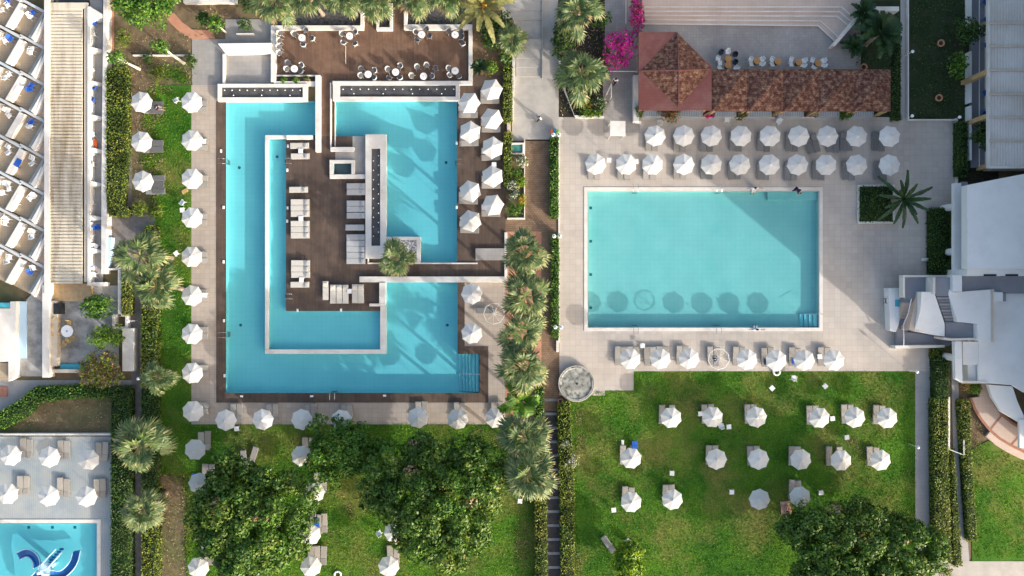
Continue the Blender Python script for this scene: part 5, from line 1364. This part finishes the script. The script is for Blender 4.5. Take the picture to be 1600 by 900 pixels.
def clump_leaves(C, rc, n, size, zsq=.75, zmin=-.35, jit=.42):
    D = dirs(n, zmin); rad = rc * nrg.uniform(.72, 1.04, n)
    P = D * rad[:, None]; P[:, 2] *= zsq
    return leafquads(P + np.array(C), D, size, .62, jit)


def tree(px, py, rx, ry, top, m, label, nclump, nleaf, size, seed, name='broadleaf_tree', cat='tree', rcl=(1.0, 1.7), trunk='bark', group=None, midp=None, zc=.58, base=None):
    r = random.Random(seed)
    k = (CAM_H - top * zc) / CAM_H / PXM
    x, y = W(px, py, top * zc); RX, RY = rx * k, ry * k; ZC = top * zc; RZ = top * (1 - zc)
    t = empty(name, (x, y, 0), 0, label, cat, group)
    ph = [r.uniform(0, 6.28) for _ in range(4)]
    Q = []; cs = []
    for i in range(nclump):
        az = i * 2.39996 + r.uniform(-.4, .4); zz = r.uniform(-.35, 1.); u = math.sqrt(max(0, 1 - max(zz, 0) ** 2)) * r.uniform(.66, 1.0) if r.random() < .85 else r.uniform(0, .6)
        wob = 1 + .10 * math.sin(3 * az + ph[0]) + .08 * math.sin(5 * az + ph[1]) + .05 * math.sin(8 * az + ph[2])
        rc = r.uniform(*rcl)
        lim = lambda R_: max(R_ * wob - rc * .8, .1)
        C = (lim(RX) * u * math.cos(az), lim(RY) * u * math.sin(az), ZC + (RZ - rc * .5) * zz * r.uniform(.75, 1.05))
        cs.append(C); Q.append(clump_leaves(C, rc, int(nleaf * rc * rc / 1.6), size))
        for _ in range(3):       # twigs standing out of the clump
            d = Vector((r.gauss(0, 1), r.gauss(0, 1), r.gauss(.4, .6))).normalized(); Q.append(clump_leaves((C[0] + d.x * rc, C[1] + d.y * rc, C[2] + d.z * rc * .7), rc * .33, int(nleaf * .09), size))
    V = np.concatenate(Q)
    mi = None; ms = m if isinstance(m, list) else [m]
    if len(ms) > 1: mi = nrg.choice(len(ms), len(V), p=midp).astype(np.int32)
    if m == 'tree_leaf':      # whole sprays of older, lighter or dry leaves among the dark ones
        ms = ['tree_leaf', 'olive_leaf', 'bright_leaf', 'palm_dry']
        mi = np.repeat(nrg.choice(4, len(Q), p=(.75, .11, .12, .02)), [len(q) for q in Q]).astype(np.int32)
        flip = nrg.random(len(V)) < .12; mi[flip] = nrg.choice(3, flip.sum())
    quads('crown', V, ms, t, midx=mi)
    b = MB(); tr = .05 * top * .62 + .03
    bx, by = base or (r.uniform(-.2, .2), r.uniform(-.2, .2))
    fork = (bx * .3, by * .3, ZC * .5)
    b.path([(bx, by, -.05), (bx * .6, by * .6, ZC * .25), fork], [tr * 1.3, tr, tr * .85], 9)
    for C in r.sample(cs, min(9 if len(cs) < 100 else 26, len(cs))):
        mid = (C[0] * .5, C[1] * .5, (fork[2] + C[2]) * .5 + .2); b.path([fork, mid, C], [tr * .6, tr * .38, tr * .15], 6)
    b.build('trunk', trunk, t)
    return t


tree(391, 811, 105, 104, 8.2, 'tree_leaf', 'big dark spreading tree at the bottom between dry soil and lawn', 165, 300, .32, 1, rcl=(.6, 1.3))
tree(684, 777, 115, 117, 9.0, 'tree_leaf', 'largest dark green tree at the bottom, below the L-shaped pool', 175, 300, .32, 2, rcl=(.6, 1.3))
tree(535, 703, 64, 56, 5.4, 'bright_leaf', 'rounded vivid green tree touching the paving below the L-shaped pool', 95, 330, .27, 3, rcl=(.5, .85))
tree(1336, 864, 130, 98, 7.2, 'tree_leaf', 'dark sprawling tree at the bottom of the east lawn', 165, 300, .32, 4, rcl=(.6, 1.25))
tree(982, 881, 27, 38, 3.4, ['lime_leaf', 'bright_leaf'], 'small lime green tree at the bottom of the east lawn', 46, 420, .26, 5, rcl=(.5, .8), midp=[.85, .15])
tree(226, 8, 58, 34, 4.2, 'bright_leaf', 'leafy green tree over the top of the dry garden', 34, 240, .26, 6, rcl=(.7, 1.1))
tree(1495, 105, 16, 22, 2.6, 'bright_leaf', 'small green tree in the dark garden beside the veranda', 14, 190, .22, 7, rcl=(.4, .7))
tree(1512, 52, 24, 26, 3.0, 'dark_hedge_leaf', 'dark bushy tree between the dark garden and the veranda', 18, 200, .22, 8, rcl=(.5, .8))
tree(1535, 210, 22, 30, 2.6, 'dark_hedge_leaf', 'dark bushy tree at the lower end of the veranda', 20, 200, .22, 9, rcl=(.5, .8))
tree(153, 478, 26, 22, 2.6, 'bright_leaf', 'dark green bushy tree over the old yard', 20, 220, .22, 10, rcl=(.5, .8))
tree(168, 526, 30, 20, 2.8, ['lime_leaf', 'bright_leaf'], 'feathery lime green tree beside the white shed roof', 22, 220, .2, 11, rcl=(.5, .8), midp=[.4, .6])
tree(155, 578, 36, 34, 2.8, ['pink_leaf', 'hedge_leaf', 'lime_leaf'], 'pinkish green flowering tree at the foot of the old yard', 34, 220, .22, 12, rcl=(.5, .9), midp=[.35, .4, .25])
for px, py, h, R, lab, bs in ((255, 76, 3.6, 12, 'small sapling with pale leaning trunk in the dry garden', (1.4, -1.0)), (186, 92, 3.4, 15, 'small tree with pale leaning trunk beside the terraces', (1.2, -.5)), (338, 38, 2.2, 14, 'small bushy tree beside the small red ramp', (.5, -.4)), (319, 29, 1.8, 11, 'dark round bush beside the small red ramp', None)):
    tree(px, py, R, R, h, 'bright_leaf' if 'dark' not in lab else 'dark_hedge_leaf', lab, 10, 160, .22, int(px), trunk='pale_bark', rcl=(.35, .6), base=bs)


def shrub(px, py, rx, ry, h, m, label, n=10, seed=0, midp=None, nleaf=150, size=.17, cat='shrub', name='shrub', rcl=(.35, .6)):
    return tree(px, py, rx, ry, h, m, label, n, nleaf, size, seed + int(px * 7 + py), name, cat, rcl, midp=midp, zc=.5)


shrub(219, 326, 13, 13, 1.1, 'hedge_leaf', 'round clipped bush, left of two at the path crossing', 14, rcl=(.4, .55)); shrub(247, 328, 10.5, 10.5, 1.0, 'hedge_leaf', 'round clipped bush, right of two at the path crossing', 12, rcl=(.35, .5))
shrub(803, 327, 13, 12, 1.1, 'bright_leaf', 'round clipped bush at the foot of the flower bed', 14, rcl=(.4, .55))
shrub(815, 252, 9, 9, 1.0, ['pale_flower', 'hedge_leaf'], 'white-leaved bush just below the glass wind screen', 9, midp=[.5, .5]); shrub(800, 290, 9, 10, 1.0, ['pale_flower', 'dark_hedge_leaf'], 'white-flecked bush at the left of the flower bed', 9, midp=[.4, .6])
shrub(812, 284, 9, 12, .9, ['lime_leaf', 'hedge_leaf'], 'yellow-green bush in the middle of the flower bed', 10, midp=[.5, .5]); shrub(807, 270, 8, 8, .8, 'bright_leaf', 'green bush in the upper part of the flower bed', 8); shrub(815, 313, 6, 7, .7, ['orange_flower', 'lime_leaf'], 'golden bush at the right edge of the flower bed', 7, midp=[.4, .6]); shrub(804, 306, 7, 6, .8, ['pale_flower', 'dark_hedge_leaf'], 'white-flecked bush above the round clipped bush', 7, midp=[.4, .6])
shrub(892, 722, 17, 16, 1.2, ['pale_flower', 'hedge_leaf'], 'white-leaved bush in the east hedge of the stepping path', 14, midp=[.5, .5]); shrub(884, 693, 10, 8, 1.1, ['pale_flower', 'hedge_leaf'], 'smaller white-leaved bush in the east hedge of the stepping path', 9, midp=[.45, .55])
shrub(912, 162, 15, 13, 1.2, ['bright_leaf', 'orange_flower', 'lime_leaf'], 'orange flowering bush at the bent white wall', 15, midp=[.55, .2, .25]); shrub(935, 163, 13, 15, 1.2, ['dark_hedge_leaf', 'pale_flower'], 'dark bush with white blossoms at the bent white wall', 14, midp=[.88, .12]); shrub(922, 177, 22, 6, .8, ['lime_leaf', 'bright_leaf'], 'low yellow-green edging bush along the bent white wall', 14, midp=[.5, .5], rcl=(.3, .42))
shrub(879, 62, 15, 34, 1.6, ['palm_leaf', 'bright_leaf', 'palm_tip'], 'tall leafy shrub leaning over the ramp right of the promenade steps', 26, midp=[.5, .3, .2], size=.4, rcl=(.5, .8)); shrub(940, 30, 18, 16, 1.5, 'bright_leaf', 'green shrub right of the top fan palm', 14); shrub(945, 92, 10, 30, 1.5, 'dark_hedge_leaf', 'dark shrub between low fan palm and bougainvillea', 16)
shrub(970, 76, 30, 36, 2.6, ['magenta_flower', 'bright_leaf'], 'big magenta bougainvillea beside the pavilion roof', 36, midp=[.78, .22], rcl=(.5, .8), nleaf=200); shrub(994, 22, 12, 46, 2.6, ['magenta_flower', 'crimson_flower', 'bright_leaf'], 'narrow magenta bougainvillea climbing at the west end of the plaza steps', 30, midp=[.55, .3, .15], rcl=(.4, .7), nleaf=200)
shrub(1046, 178, 18, 19, 2.4, ['crimson_flower', 'bright_leaf', 'lime_leaf'], 'crimson bougainvillea at the pavilion front', 22, midp=[.45, .4, .15], rcl=(.4, .65)); shrub(1107, 181, 5, 5, 1.2, ['magenta_flower'], 'small magenta flower clump at the first bar strut', 5, rcl=(.25, .35)); shrub(1158, 181, 6, 9, 1.6, ['dark_hedge_leaf', 'pink_leaf'], 'dark reddish plant on the second bar strut', 8, midp=[.7, .3]); shrub(1320, 180, 9, 8, 1.6, 'bright_leaf', 'green plant against the bar counter near its east end', 9); shrub(1000, 172, 6, 8, 1.5, 'bright_leaf', 'small green plant at the white bar partition', 7)
shrub(779, 52, 34, 30, 1.9, ['dark_hedge_leaf', 'bright_leaf', 'palm_tip'], 'large dark leafy shrub between terrace and promenade steps', 40, midp=[.5, .4, .1], size=.3, rcl=(.5, .8)); shrub(790, 85, 13, 16, 1.5, ['palm_leaf', 'bright_leaf'], 'shrub spilling over the wall by the promenade steps', 14, midp=[.6, .4], size=.28)
shrub(768, 105, 10, 12, 1.0, ['bright_leaf', 'lime_leaf'], 'bright bush above the first hedge-side parasol', 9, midp=[.6, .4]); shrub(444, 125, 6, 3, .7, 'bright_leaf', 'left plant in the grey trough at the terrace corner', 5, rcl=(.2, .3)); shrub(463, 125, 6, 3, .7, 'bright_leaf', 'middle plant in the grey trough at the terrace corner', 5, rcl=(.2, .3)); shrub(480, 124, 5, 3, .7, ['pink_leaf', 'bright_leaf'], 'reddish plant in the grey trough at the terrace corner', 5, midp=[.5, .5], rcl=(.2, .3))
for x, y, h, R, m, lab in ((750, 105, .9, 1.0, 'palm_leaf', 'spiky agave in the bed right of the terrace'), (1350, 18, 1.6, 1.5, 'feather_leaf', 'dark spiky plant behind the top of the slanting wall'), (1335, 72, .8, 1.3, 'feather_leaf', 'dark low cycad below the slanting white wall')):
    palm(x, y, h, R, lab, [F3], tr=.08, cat='plant')
shrub(383, 40, 12, 12, 1.3, 'dark_hedge_leaf', 'round dark bush above the angled rail wall', 12); shrub(388, 8, 16, 14, 1.3, 'dark_hedge_leaf', 'dark bush at the top edge beside the fan palms', 14); shrub(192, 62, 16, 22, 1.0, 'hedge_leaf', 'olive green bush beside the terraces in the dry garden', 16); shrub(232, 92, 8, 9, .7, 'dark_hedge_leaf', 'small dark bush on the dry slope', 6); shrub(298, 98, 8, 14, .9, 'dark_hedge_leaf', 'dark bush at the edge of the grey yard', 8)
shrub(245, 118, 9, 14, .6, 'hedge_leaf', 'low tuft of green above the first lawn parasol', 7); shrub(1506, 603, 8, 6, .9, ['pink_leaf', 'orange_flower', 'hedge_leaf'], 'reddish bush in the corner below the white colonnade', 8, midp=[.5, .2, .3]); shrub(1522, 607, 10, 9, .9, ['lime_leaf', 'bright_leaf'], 'bright green bush under the canopy edge', 9, midp=[.5, .5]); shrub(1474, 890, 16, 12, 1.2, 'hedge_leaf', 'rounded bush at the foot of the long east hedge', 12)


def hedge(pts, h, m, label, dens=95, size=.19, rough=.1):
    """clipped hedge standing on a photo-plan outline given at its top"""
    poly = [W(x, y, h) for x, y in pts]; n = len(poly)
    A = sum(poly[i][0] * poly[(i + 1) % n][1] - poly[(i + 1) % n][0] * poly[i][1] for i in range(n)) / 2
    if A < 0: poly = poly[::-1]; A = -A
    cx = sum(p[0] for p in poly) / n; cy = sum(p[1] for p in poly) / n
    arr = np.array(poly); lo, hi = arr.min(0), arr.max(0)
    N = int(A * dens); pts_ = []
    while len(pts_) < N:
        c = nrg.uniform(lo, hi, (max(N, 50), 2)); ins = np.zeros(len(c), bool)
        j = n - 1
        for i in range(n):
            xi, yi = poly[i]; xj, yj = poly[j]
            hit = ((yi > c[:, 1]) != (yj > c[:, 1])) & (c[:, 0] < (xj - xi) * (c[:, 1] - yi) / (yj - yi + 1e-12) + xi); ins ^= hit; j = i
        pts_ += list(c[ins])
    T = np.array(pts_[:N]); z = h + .06 * np.sin(T[:, 0] * 2.1 + T[:, 1] * 1.3) + .05 * np.sin(T[:, 1] * 3.7) + nrg.normal(0, rough * .6, N)
    P = np.column_stack([T, z]); Nn = np.tile([0, 0, 1.], (N, 1))
    S = []; SN = []
    for i in range(n):
        a = arr[i]; b = arr[(i + 1) % n]; L = np.linalg.norm(b - a); k = int(L * h * dens * .8)
        if k < 1: continue
        u = nrg.uniform(0, 1, k)[:, None]; zz = nrg.uniform(.03, h, k)[:, None]; nn = np.array([(b - a)[1], -(b - a)[0]]) / (L + 1e-9)
        S.append(np.column_stack([a + (b - a) * u + nn * nrg.normal(.01, rough * .55, (k, 1)), zz])); SN.append(np.tile([nn[0], nn[1], .25], (k, 1)))
    P = np.concatenate([P] + S); Nn = np.concatenate([Nn] + SN)
    core = MB().prism([(p[0] + (cx - p[0]) * .02, p[1] + (cy - p[1]) * .02) for p in poly], -.05, h - .12)
    o = quads('hedge', leafquads(P, Nn, size, .6, .75), [m, 'hedge_core'], core=core)
    return tag(o, label, 'hedge')


HR = lambda x0, y0, x1, y1: [(x0, y0), (x1, y0), (x1, y1), (x0, y1)]
hedge([(165, 108), (196, 104), (197, 230), (190, 320), (198, 325), (198, 337), (170, 338), (165, 300)], 1.1, 'hedge_leaf', 'tall olive hedge along the strip of small terraces')
hedge([(228, 352), (243, 352), (243, 372), (222, 378), (215, 372)], 1.0, 'hedge_leaf', 'short hedge block behind the big fan palm')
hedge(HR(190, 425, 203, 492), 1.0, 'hedge_leaf', 'slim hedge beside the narrow garden path, next to the white box planter')
hedge(HR(220, 470, 244, 606), 1.0, 'hedge_leaf', 'broad hedge between the narrow garden path and west lawn, upper part')
hedge(HR(220, 609, 244, 760), 1.0, 'dark_hedge_leaf', 'darker hedge between the narrow garden path and west lawn')
hedge(HR(221, 762, 246, 1010), 1.0, 'hedge_leaf', 'hedge beside the dry soil strip at the bottom')
hedge(HR(173, 605, 203, 1010), 1.1, 'dark_hedge_leaf', 'long dark hedge beside the children\'s terrace')
hedge([(-15, 652), (30, 625), (52, 606), (120, 602), (176, 604), (176, 622), (120, 622), (62, 628), (38, 652), (8, 668), (-15, 668)], .9, 'bright_leaf', 'curved bright hedge around the dirt plot')
hedge(HR(787, 102, 800, 191), .8, 'hedge_leaf', 'narrow clipped hedge strip beside the hexagonal parasols, upper part'); hedge(HR(788, 206, 799, 290), .8, 'hedge_leaf', 'narrow clipped hedge strip beside the hexagonal parasols, lower part')
hedge(HR(860, 214, 872, 339), .8, 'bright_leaf', 'narrow bright hedge between cobble path and pool terrace, upper part'); hedge(HR(862, 365, 873, 527), .8, 'bright_leaf', 'narrow bright hedge between cobble path and pool terrace, lower part')
hedge(HR(836, 605, 849, 700), .8, 'bright_leaf', 'bright hedge between the palms and the top of the stepping path')
hedge([(836, 700), (852, 700), (857, 1010), (838, 1010)], .9, 'hedge_leaf', 'clipped hedge on the west side of the stepping path')
hedge([(872, 632), (890, 626), (897, 770), (897, 1010), (879, 1010), (875, 760)], .9, 'hedge_leaf', 'clipped hedge on the east side of the stepping path')
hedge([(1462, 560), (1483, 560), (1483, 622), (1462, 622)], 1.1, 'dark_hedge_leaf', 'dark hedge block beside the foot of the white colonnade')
hedge([(1459, 623), (1481, 623), (1484, 780), (1488, 878), (1462, 880)], 1.1, 'hedge_leaf', 'long clipped hedge along the straight grey path')
hedge([(1485, 700), (1491, 700), (1504, 884), (1492, 886), (1488, 800)], .7, 'hedge_leaf', 'thin hedge strip on the west side of the slanting path')
hedge([(1500, 626), (1516, 626), (1518, 700), (1528, 845), (1515, 848), (1506, 720)], .9, 'hedge_leaf', 'narrow hedge between the slanting path and the far east lawn')
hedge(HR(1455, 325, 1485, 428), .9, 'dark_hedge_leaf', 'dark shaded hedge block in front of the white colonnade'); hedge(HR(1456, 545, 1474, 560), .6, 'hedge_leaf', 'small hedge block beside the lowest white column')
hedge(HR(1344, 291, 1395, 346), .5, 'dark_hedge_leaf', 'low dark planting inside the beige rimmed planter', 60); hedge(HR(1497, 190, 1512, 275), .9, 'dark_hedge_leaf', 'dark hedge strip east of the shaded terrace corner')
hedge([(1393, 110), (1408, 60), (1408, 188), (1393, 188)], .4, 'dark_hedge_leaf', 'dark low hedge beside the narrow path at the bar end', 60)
hedge(HR(600, 373, 624, 384), .45, 'hedge_leaf', 'small patch of green in the pebble planter', 60)


def scatter(name, rects, dens, size, m, z=.03, h=.05, up=.7, midp=None, excl=(), kind='stuff', label=None):
    P = []
    for r in rects:
        a = RC(*r); n = int((a[2] - a[0]) * (a[3] - a[1]) * dens); P.append(np.column_stack([nrg.uniform(a[0], a[2], n), nrg.uniform(a[1], a[3], n), z + nrg.uniform(0, h, n)]))
    P = np.concatenate(P); keep = np.ones(len(P), bool)
    for e in excl:
        a = RC(*e); keep &= ~((P[:, 0] > a[0]) & (P[:, 0] < a[2]) & (P[:, 1] > a[1]) & (P[:, 1] < a[3]))
    P = P[keep]; ms = m if isinstance(m, list) else [m]
    mi = nrg.choice(len(ms), len(P), p=midp).astype(np.int32) if len(ms) > 1 else None
    o = quads(name, leafquads(P, np.tile([0, 0, 1.], (len(P), 1)), size, .5, up), ms, midx=mi); o['kind'] = kind
    return o


EX = ((299, 100, 792, 663), (870, 560, 990, 611))
scatter('grass', [(246, 140, 300, 690), (246, 663, 834, 740), (292, 738, 834, 1010), (900, 581, 1430, 1010), (892, 612, 902, 903)], 80, .14, 'grass', up=.8, excl=EX)
scatter('grass', [(1522, 722, 1602, 872), (1519, 690, 1548, 722), (1548, 706, 1580, 722)], 60, .15, 'grass', up=.8)
scatter('ground_cover', [(200, 50, 298, 130), (205, 130, 246, 330), (246, 740, 292, 905), (20, 625, 172, 676)], 16, .16, ['palm_dry', 'hedge_leaf', 'bark'], up=.8, midp=[.45, .25, .3], excl=((20, 620, 62, 650),))
scatter('ground_cover', [(740, 60, 790, 120), (875, 0, 945, 180), (304, 8, 352, 58), (792, 365, 845, 600)], 12, .2, ['palm_dry', 'hedge_leaf', 'bark'], up=.8, midp=[.4, .3, .3])
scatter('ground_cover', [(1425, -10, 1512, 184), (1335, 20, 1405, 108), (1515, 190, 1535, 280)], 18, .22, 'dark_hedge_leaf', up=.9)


def ragged(name, spots, dens, size, m, z=.0, midp=None):
    """loose patches with soft uneven outlines: centre, radii, amount"""
    P = []
    for x, y, rx, ry in spots:
        c = W(x, y); n = int(rx * ry / 225 * 3.1 * dens)
        d = nrg.normal(0, .5, (n, 2)); P.append(np.column_stack([c[0] + d[:, 0] * rx / 15, c[1] + d[:, 1] * ry / 15, z + nrg.uniform(0, .05, n)]))
    P = np.concatenate(P); ms = m if isinstance(m, list) else [m]
    mi = nrg.choice(len(ms), len(P), p=midp).astype(np.int32) if len(ms) > 1 else None
    o = quads(name, leafquads(P, np.tile([0, 0, 1.], (len(P), 1)), size, .5, .8), ms, midx=mi); o['kind'] = 'stuff'


ragged('grass', [(238, 150, 10, 14), (232, 190, 12, 16), (240, 215, 14, 20), (236, 255, 12, 18), (242, 300, 12, 24), (226, 250, 9, 12), (240, 330, 10, 16), (252, 112, 14, 12), (275, 115, 18, 14), (288, 124, 12, 9), (290, 760, 8, 20), (294, 800, 8, 26), (293, 850, 8, 24), (286, 745, 18, 9), (262, 738, 18, 7)], 150, .17, 'grass', z=-.02)
ragged('ground_cover', [(250, 180, 9, 16), (251, 250, 8, 18), (256, 140, 14, 7), (774, 690, 16, 16), (750, 676, 22, 8), (815, 850, 14, 40), (905, 650, 10, 22), (910, 690, 10, 20), (1330, 690, 12, 9), (1345, 705, 12, 7), (903, 875, 7, 14), (700, 880, 50, 10), (548, 800, 8, 14), (1532, 665, 8, 18), (1526, 690, 6, 20)], 90, .12, ['palm_dry', 'soil', 'hedge_leaf'], z=.03, midp=[.5, .3, .2])
# ------------------------------------------------------------------ people
def person(loc, rz, label, pose='walk', shirt='white_cloth', legs='navy_cloth', hairm='hair', skinm='skin', hat=None):
    """one continuous body grown from a joint skeleton; hair and clothes are its children"""
    J = {'pelvis': (0, 0, .95), 'spine': (0, .0, 1.18), 'chest': (0, .0, 1.38), 'neck': (0, .01, 1.5), 'skull': (0, .02, 1.62), 'crown': (0, .02, 1.72)}
    for s, n in ((-1, 'l'), (1, 'r')):
        J[n + 'hip'] = (s * .1, 0, .9); J[n + 'knee'] = (s * .11, .02, .5); J[n + 'ankle'] = (s * .11, -.01, .09); J[n + 'toe'] = (s * .12, .15, .04)
        J[n + 'sh'] = (s * .19, 0, 1.42); J[n + 'elb'] = (s * .25, -.02, 1.14); J[n + 'wri'] = (s * .27, .07, .9); J[n + 'hand'] = (s * .27, .11, .8)
    if pose == 'walk':
        J['lknee'] = (-.1, .16, .52); J['lankle'] = (-.1, .28, .1); J['ltoe'] = (-.11, .44, .05); J['rknee'] = (.1, -.04, .5); J['rankle'] = (.1, -.3, .14); J['rtoe'] = (.11, -.2, .04)
        J['lelb'] = (-.26, -.14, 1.16); J['lwri'] = (-.28, -.08, .93); J['lhand'] = (-.28, -.02, .85); J['relb'] = (.26, .06, 1.15); J['rwri'] = (.25, .26, 1.0); J['rhand'] = (.24, .33, .96)
    if pose in ('sit', 'edge'):
        dz = -.55 if pose == 'sit' else -.87
        for k in list(J): J[k] = (J[k][0], J[k][1], J[k][2] + dz)
        b = .42 if pose == 'sit' else .1
        for s, n in ((-1, 'l'), (1, 'r')):
            J[n + 'knee'] = (s * .13, .42, b); J[n + 'ankle'] = (s * .13, .46, b - .36); J[n + 'toe'] = (s * .14, .6, b - .4)
            if pose == 'edge': J[n + 'elb'] = (s * .44, -.02, .52); J[n + 'wri'] = (s * .66, .02, .54); J[n + 'hand'] = (s * .76, .03, .55)
            else: J[n + 'elb'] = (s * .27, .08, .62); J[n + 'wri'] = (s * .17, .3, .55); J[n + 'hand'] = (s * .14, .38, .53)
    if pose == 'bend':
        J.update(spine=(0, .16, 1.02), chest=(0, .36, .98), neck=(0, .48, .92), skull=(0, .58, .84), crown=(0, .65, .78))
        for s, n in ((-1, 'l'), (1, 'r')): J[n + 'sh'] = (s * .19, .4, .98); J[n + 'elb'] = (s * .22, .5, .72); J[n + 'wri'] = (s * .18, .62, .5); J[n + 'hand'] = (s * .17, .67, .41)
    E = [('pelvis', 'spine'), ('spine', 'chest'), ('chest', 'neck'), ('neck', 'skull'), ('skull', 'crown')]
    for n in 'lr': E += [('pelvis', n + 'hip'), (n + 'hip', n + 'knee'), (n + 'knee', n + 'ankle'), (n + 'ankle', n + 'toe'), ('chest', n + 'sh'), (n + 'sh', n + 'elb'), (n + 'elb', n + 'wri'), (n + 'wri', n + 'hand')]
    RD = dict(pelvis=.135, spine=.125, chest=.14, neck=.058, skull=.098, crown=.07, hip=.095, knee=.06, ankle=.042, toe=.035, sh=.062, elb=.043, wri=.03, hand=.038)
    # five fingers on each hand
    for n, s in (('l', -1), ('r', 1)):
        w_ = Vector(J[n + 'wri']); h = Vector(J[n + 'hand']); d = (h - w_).normalized(); sd = d.cross(Vector((s * .3, .4, 1))).normalized()
        for k, ln in enumerate((.07, .085, .09, .083, .065)):
            f = h + sd * (k - 2) * .021 + d * (.02 if k else -.02); t = f + d * ln + sd * (-.035 if k == 0 else 0) + Vector((0, 0, -.02))
            J[f'{n}f{k}a'] = tuple(f); J[f'{n}f{k}b'] = tuple(t); E += [(n + 'hand', f'{n}f{k}a'), (f'{n}f{k}a', f'{n}f{k}b')]
    names = list(J); idx = {k: i for i, k in enumerate(names)}
    def grow(name, keys, m, par, scale=1., add=0., sub=1):
        ks = [k for k in names if k in keys]; ii = {k: i for i, k in enumerate(ks)}
        me = bpy.data.meshes.new(name); me.from_pydata([J[k] for k in ks], [(ii[a], ii[c]) for a, c in E if a in ii and c in ii], [])
        o = bpy.data.objects.new(name, me); COL.objects.link(o)
        md = o.modifiers.new('skin', 'SKIN'); md.use_smooth_shade = True
        if sub: sb = o.modifiers.new('sub', 'SUBSURF'); sb.levels = sub; sb.render_levels = sub
        if not me.skin_vertices: me.attributes.new('x', 'FLOAT', 'POINT')
        bpy.context.view_layer.objects.active = o
        if not me.skin_vertices: bpy.ops.mesh.customdata_skin_add()
        for k in ks:
            b_ = k if k in RD else (k[1:] if k[1:] in RD else None); r = RD.get(b_, .0095)
            v = me.skin_vertices[0].data[ii[k]]; rr_ = r * scale + add
            if b_ == 'chest': v.radius = (rr_ * 1.15, rr_ * .8)
            else: v.radius = (rr_, rr_)
        root = 'pelvis' if 'pelvis' in ii else ks[0]
        me.skin_vertices[0].data[ii[root]].use_root = True
        dg = bpy.context.evaluated_depsgraph_get(); m2 = bpy.data.meshes.new_from_object(o.evaluated_get(dg)); o.modifiers.clear(); o.data = m2; m2.materials.clear(); m2.materials.append(MATS[m])
        if par: o.parent = par
        return o
    body = grow('person', set(names), skinm, None)
    sh = {'pelvis', 'spine', 'chest', 'lsh', 'rsh', 'lelb', 'relb'}
    o = grow('shirt', sh, shirt, body, 1., .022)
    grow('trousers', {'pelvis', 'lhip', 'rhip', 'lknee', 'rknee'} | ({'lankle', 'rankle'} if legs == 'navy_cloth' else set()), legs, body, 1., .016)
    sk = Vector(J['skull']); cr = Vector(J['crown']); up = (cr - sk).normalized()
    M = Matrix.Translation(sk + up * .035) @ up.to_track_quat('Z', 'Y').to_matrix().to_4x4()
    b = MB().sphere((0, -.012, .012), .118, 12, 8); b.v = [tuple(M @ Vector(v)) for v in b.v if True]; b.build('hair', hairm, body, smooth=True)
    fw = Vector((0, 1, 0)) if pose != 'bend' else Vector((0, .3, -1)).normalized()
    f = MB()
    MB().tube(sk + fw * .085 - up * .01, sk + fw * .125 - up * .03, .016, .02, 6).build('nose', skinm, body)
    for s in (-1, 1): f.sphere(sk + fw * .095 + Vector((s * .035, 0, 0)) + up * .012, .013, 6, 4)
    f.build('eyes', 'white_cloth', body)
    if hat: MB().lathe([(.2, 0), (.2, .012), (.11, .03), (.1, .1), (.02, .12)], 16, tuple(sk + up * .07)).build('hat', hat, body)
    body.location = loc; body.rotation_euler.z = rz
    return tag(body, label, 'person')


person((*W(843, 183, 1.3), .0), 2.0, 'person in a white shirt walking across the concrete promenade')
person((*W(962, 124.5, 1.3), .006), 2.6, 'person in a white shirt on the shaded path by the bougainvillea')
person((*W(863, 745, 1.3), .03), PI, 'person in white walking down the dark stepping path', legs='white_cloth')
person((*W(245, 168, .7), .0), -PI / 2, 'dark-haired person sitting on a lounger beneath the first hedge lawn parasol', 'sit', 'navy_cloth', 'white_cloth')
person((*W(1179, 294, .5), .05), PI, 'person in white sitting with arms spread at the top edge of the rectangular pool', 'edge', legs='white_cloth')
person((*W(1182, 515, .5), .05), 0, 'person in white sitting at the bottom edge of the rectangular pool', 'edge', legs='white_cloth')
person((*W(1242, 296, .6), .05), PI + .9, 'person in dark navy bending over the shaded corner ledge of the rectangular pool', 'bend', 'navy_cloth', 'navy_cloth')
o = person((*W(1232, 786, .2), .16), 0, 'person sunbathing on the pink towel beside the dark tree', 'stand', 'pink_towel', 'pink_towel'); o.rotation_euler.x = PI / 2
bpy.context.view_layer.update()
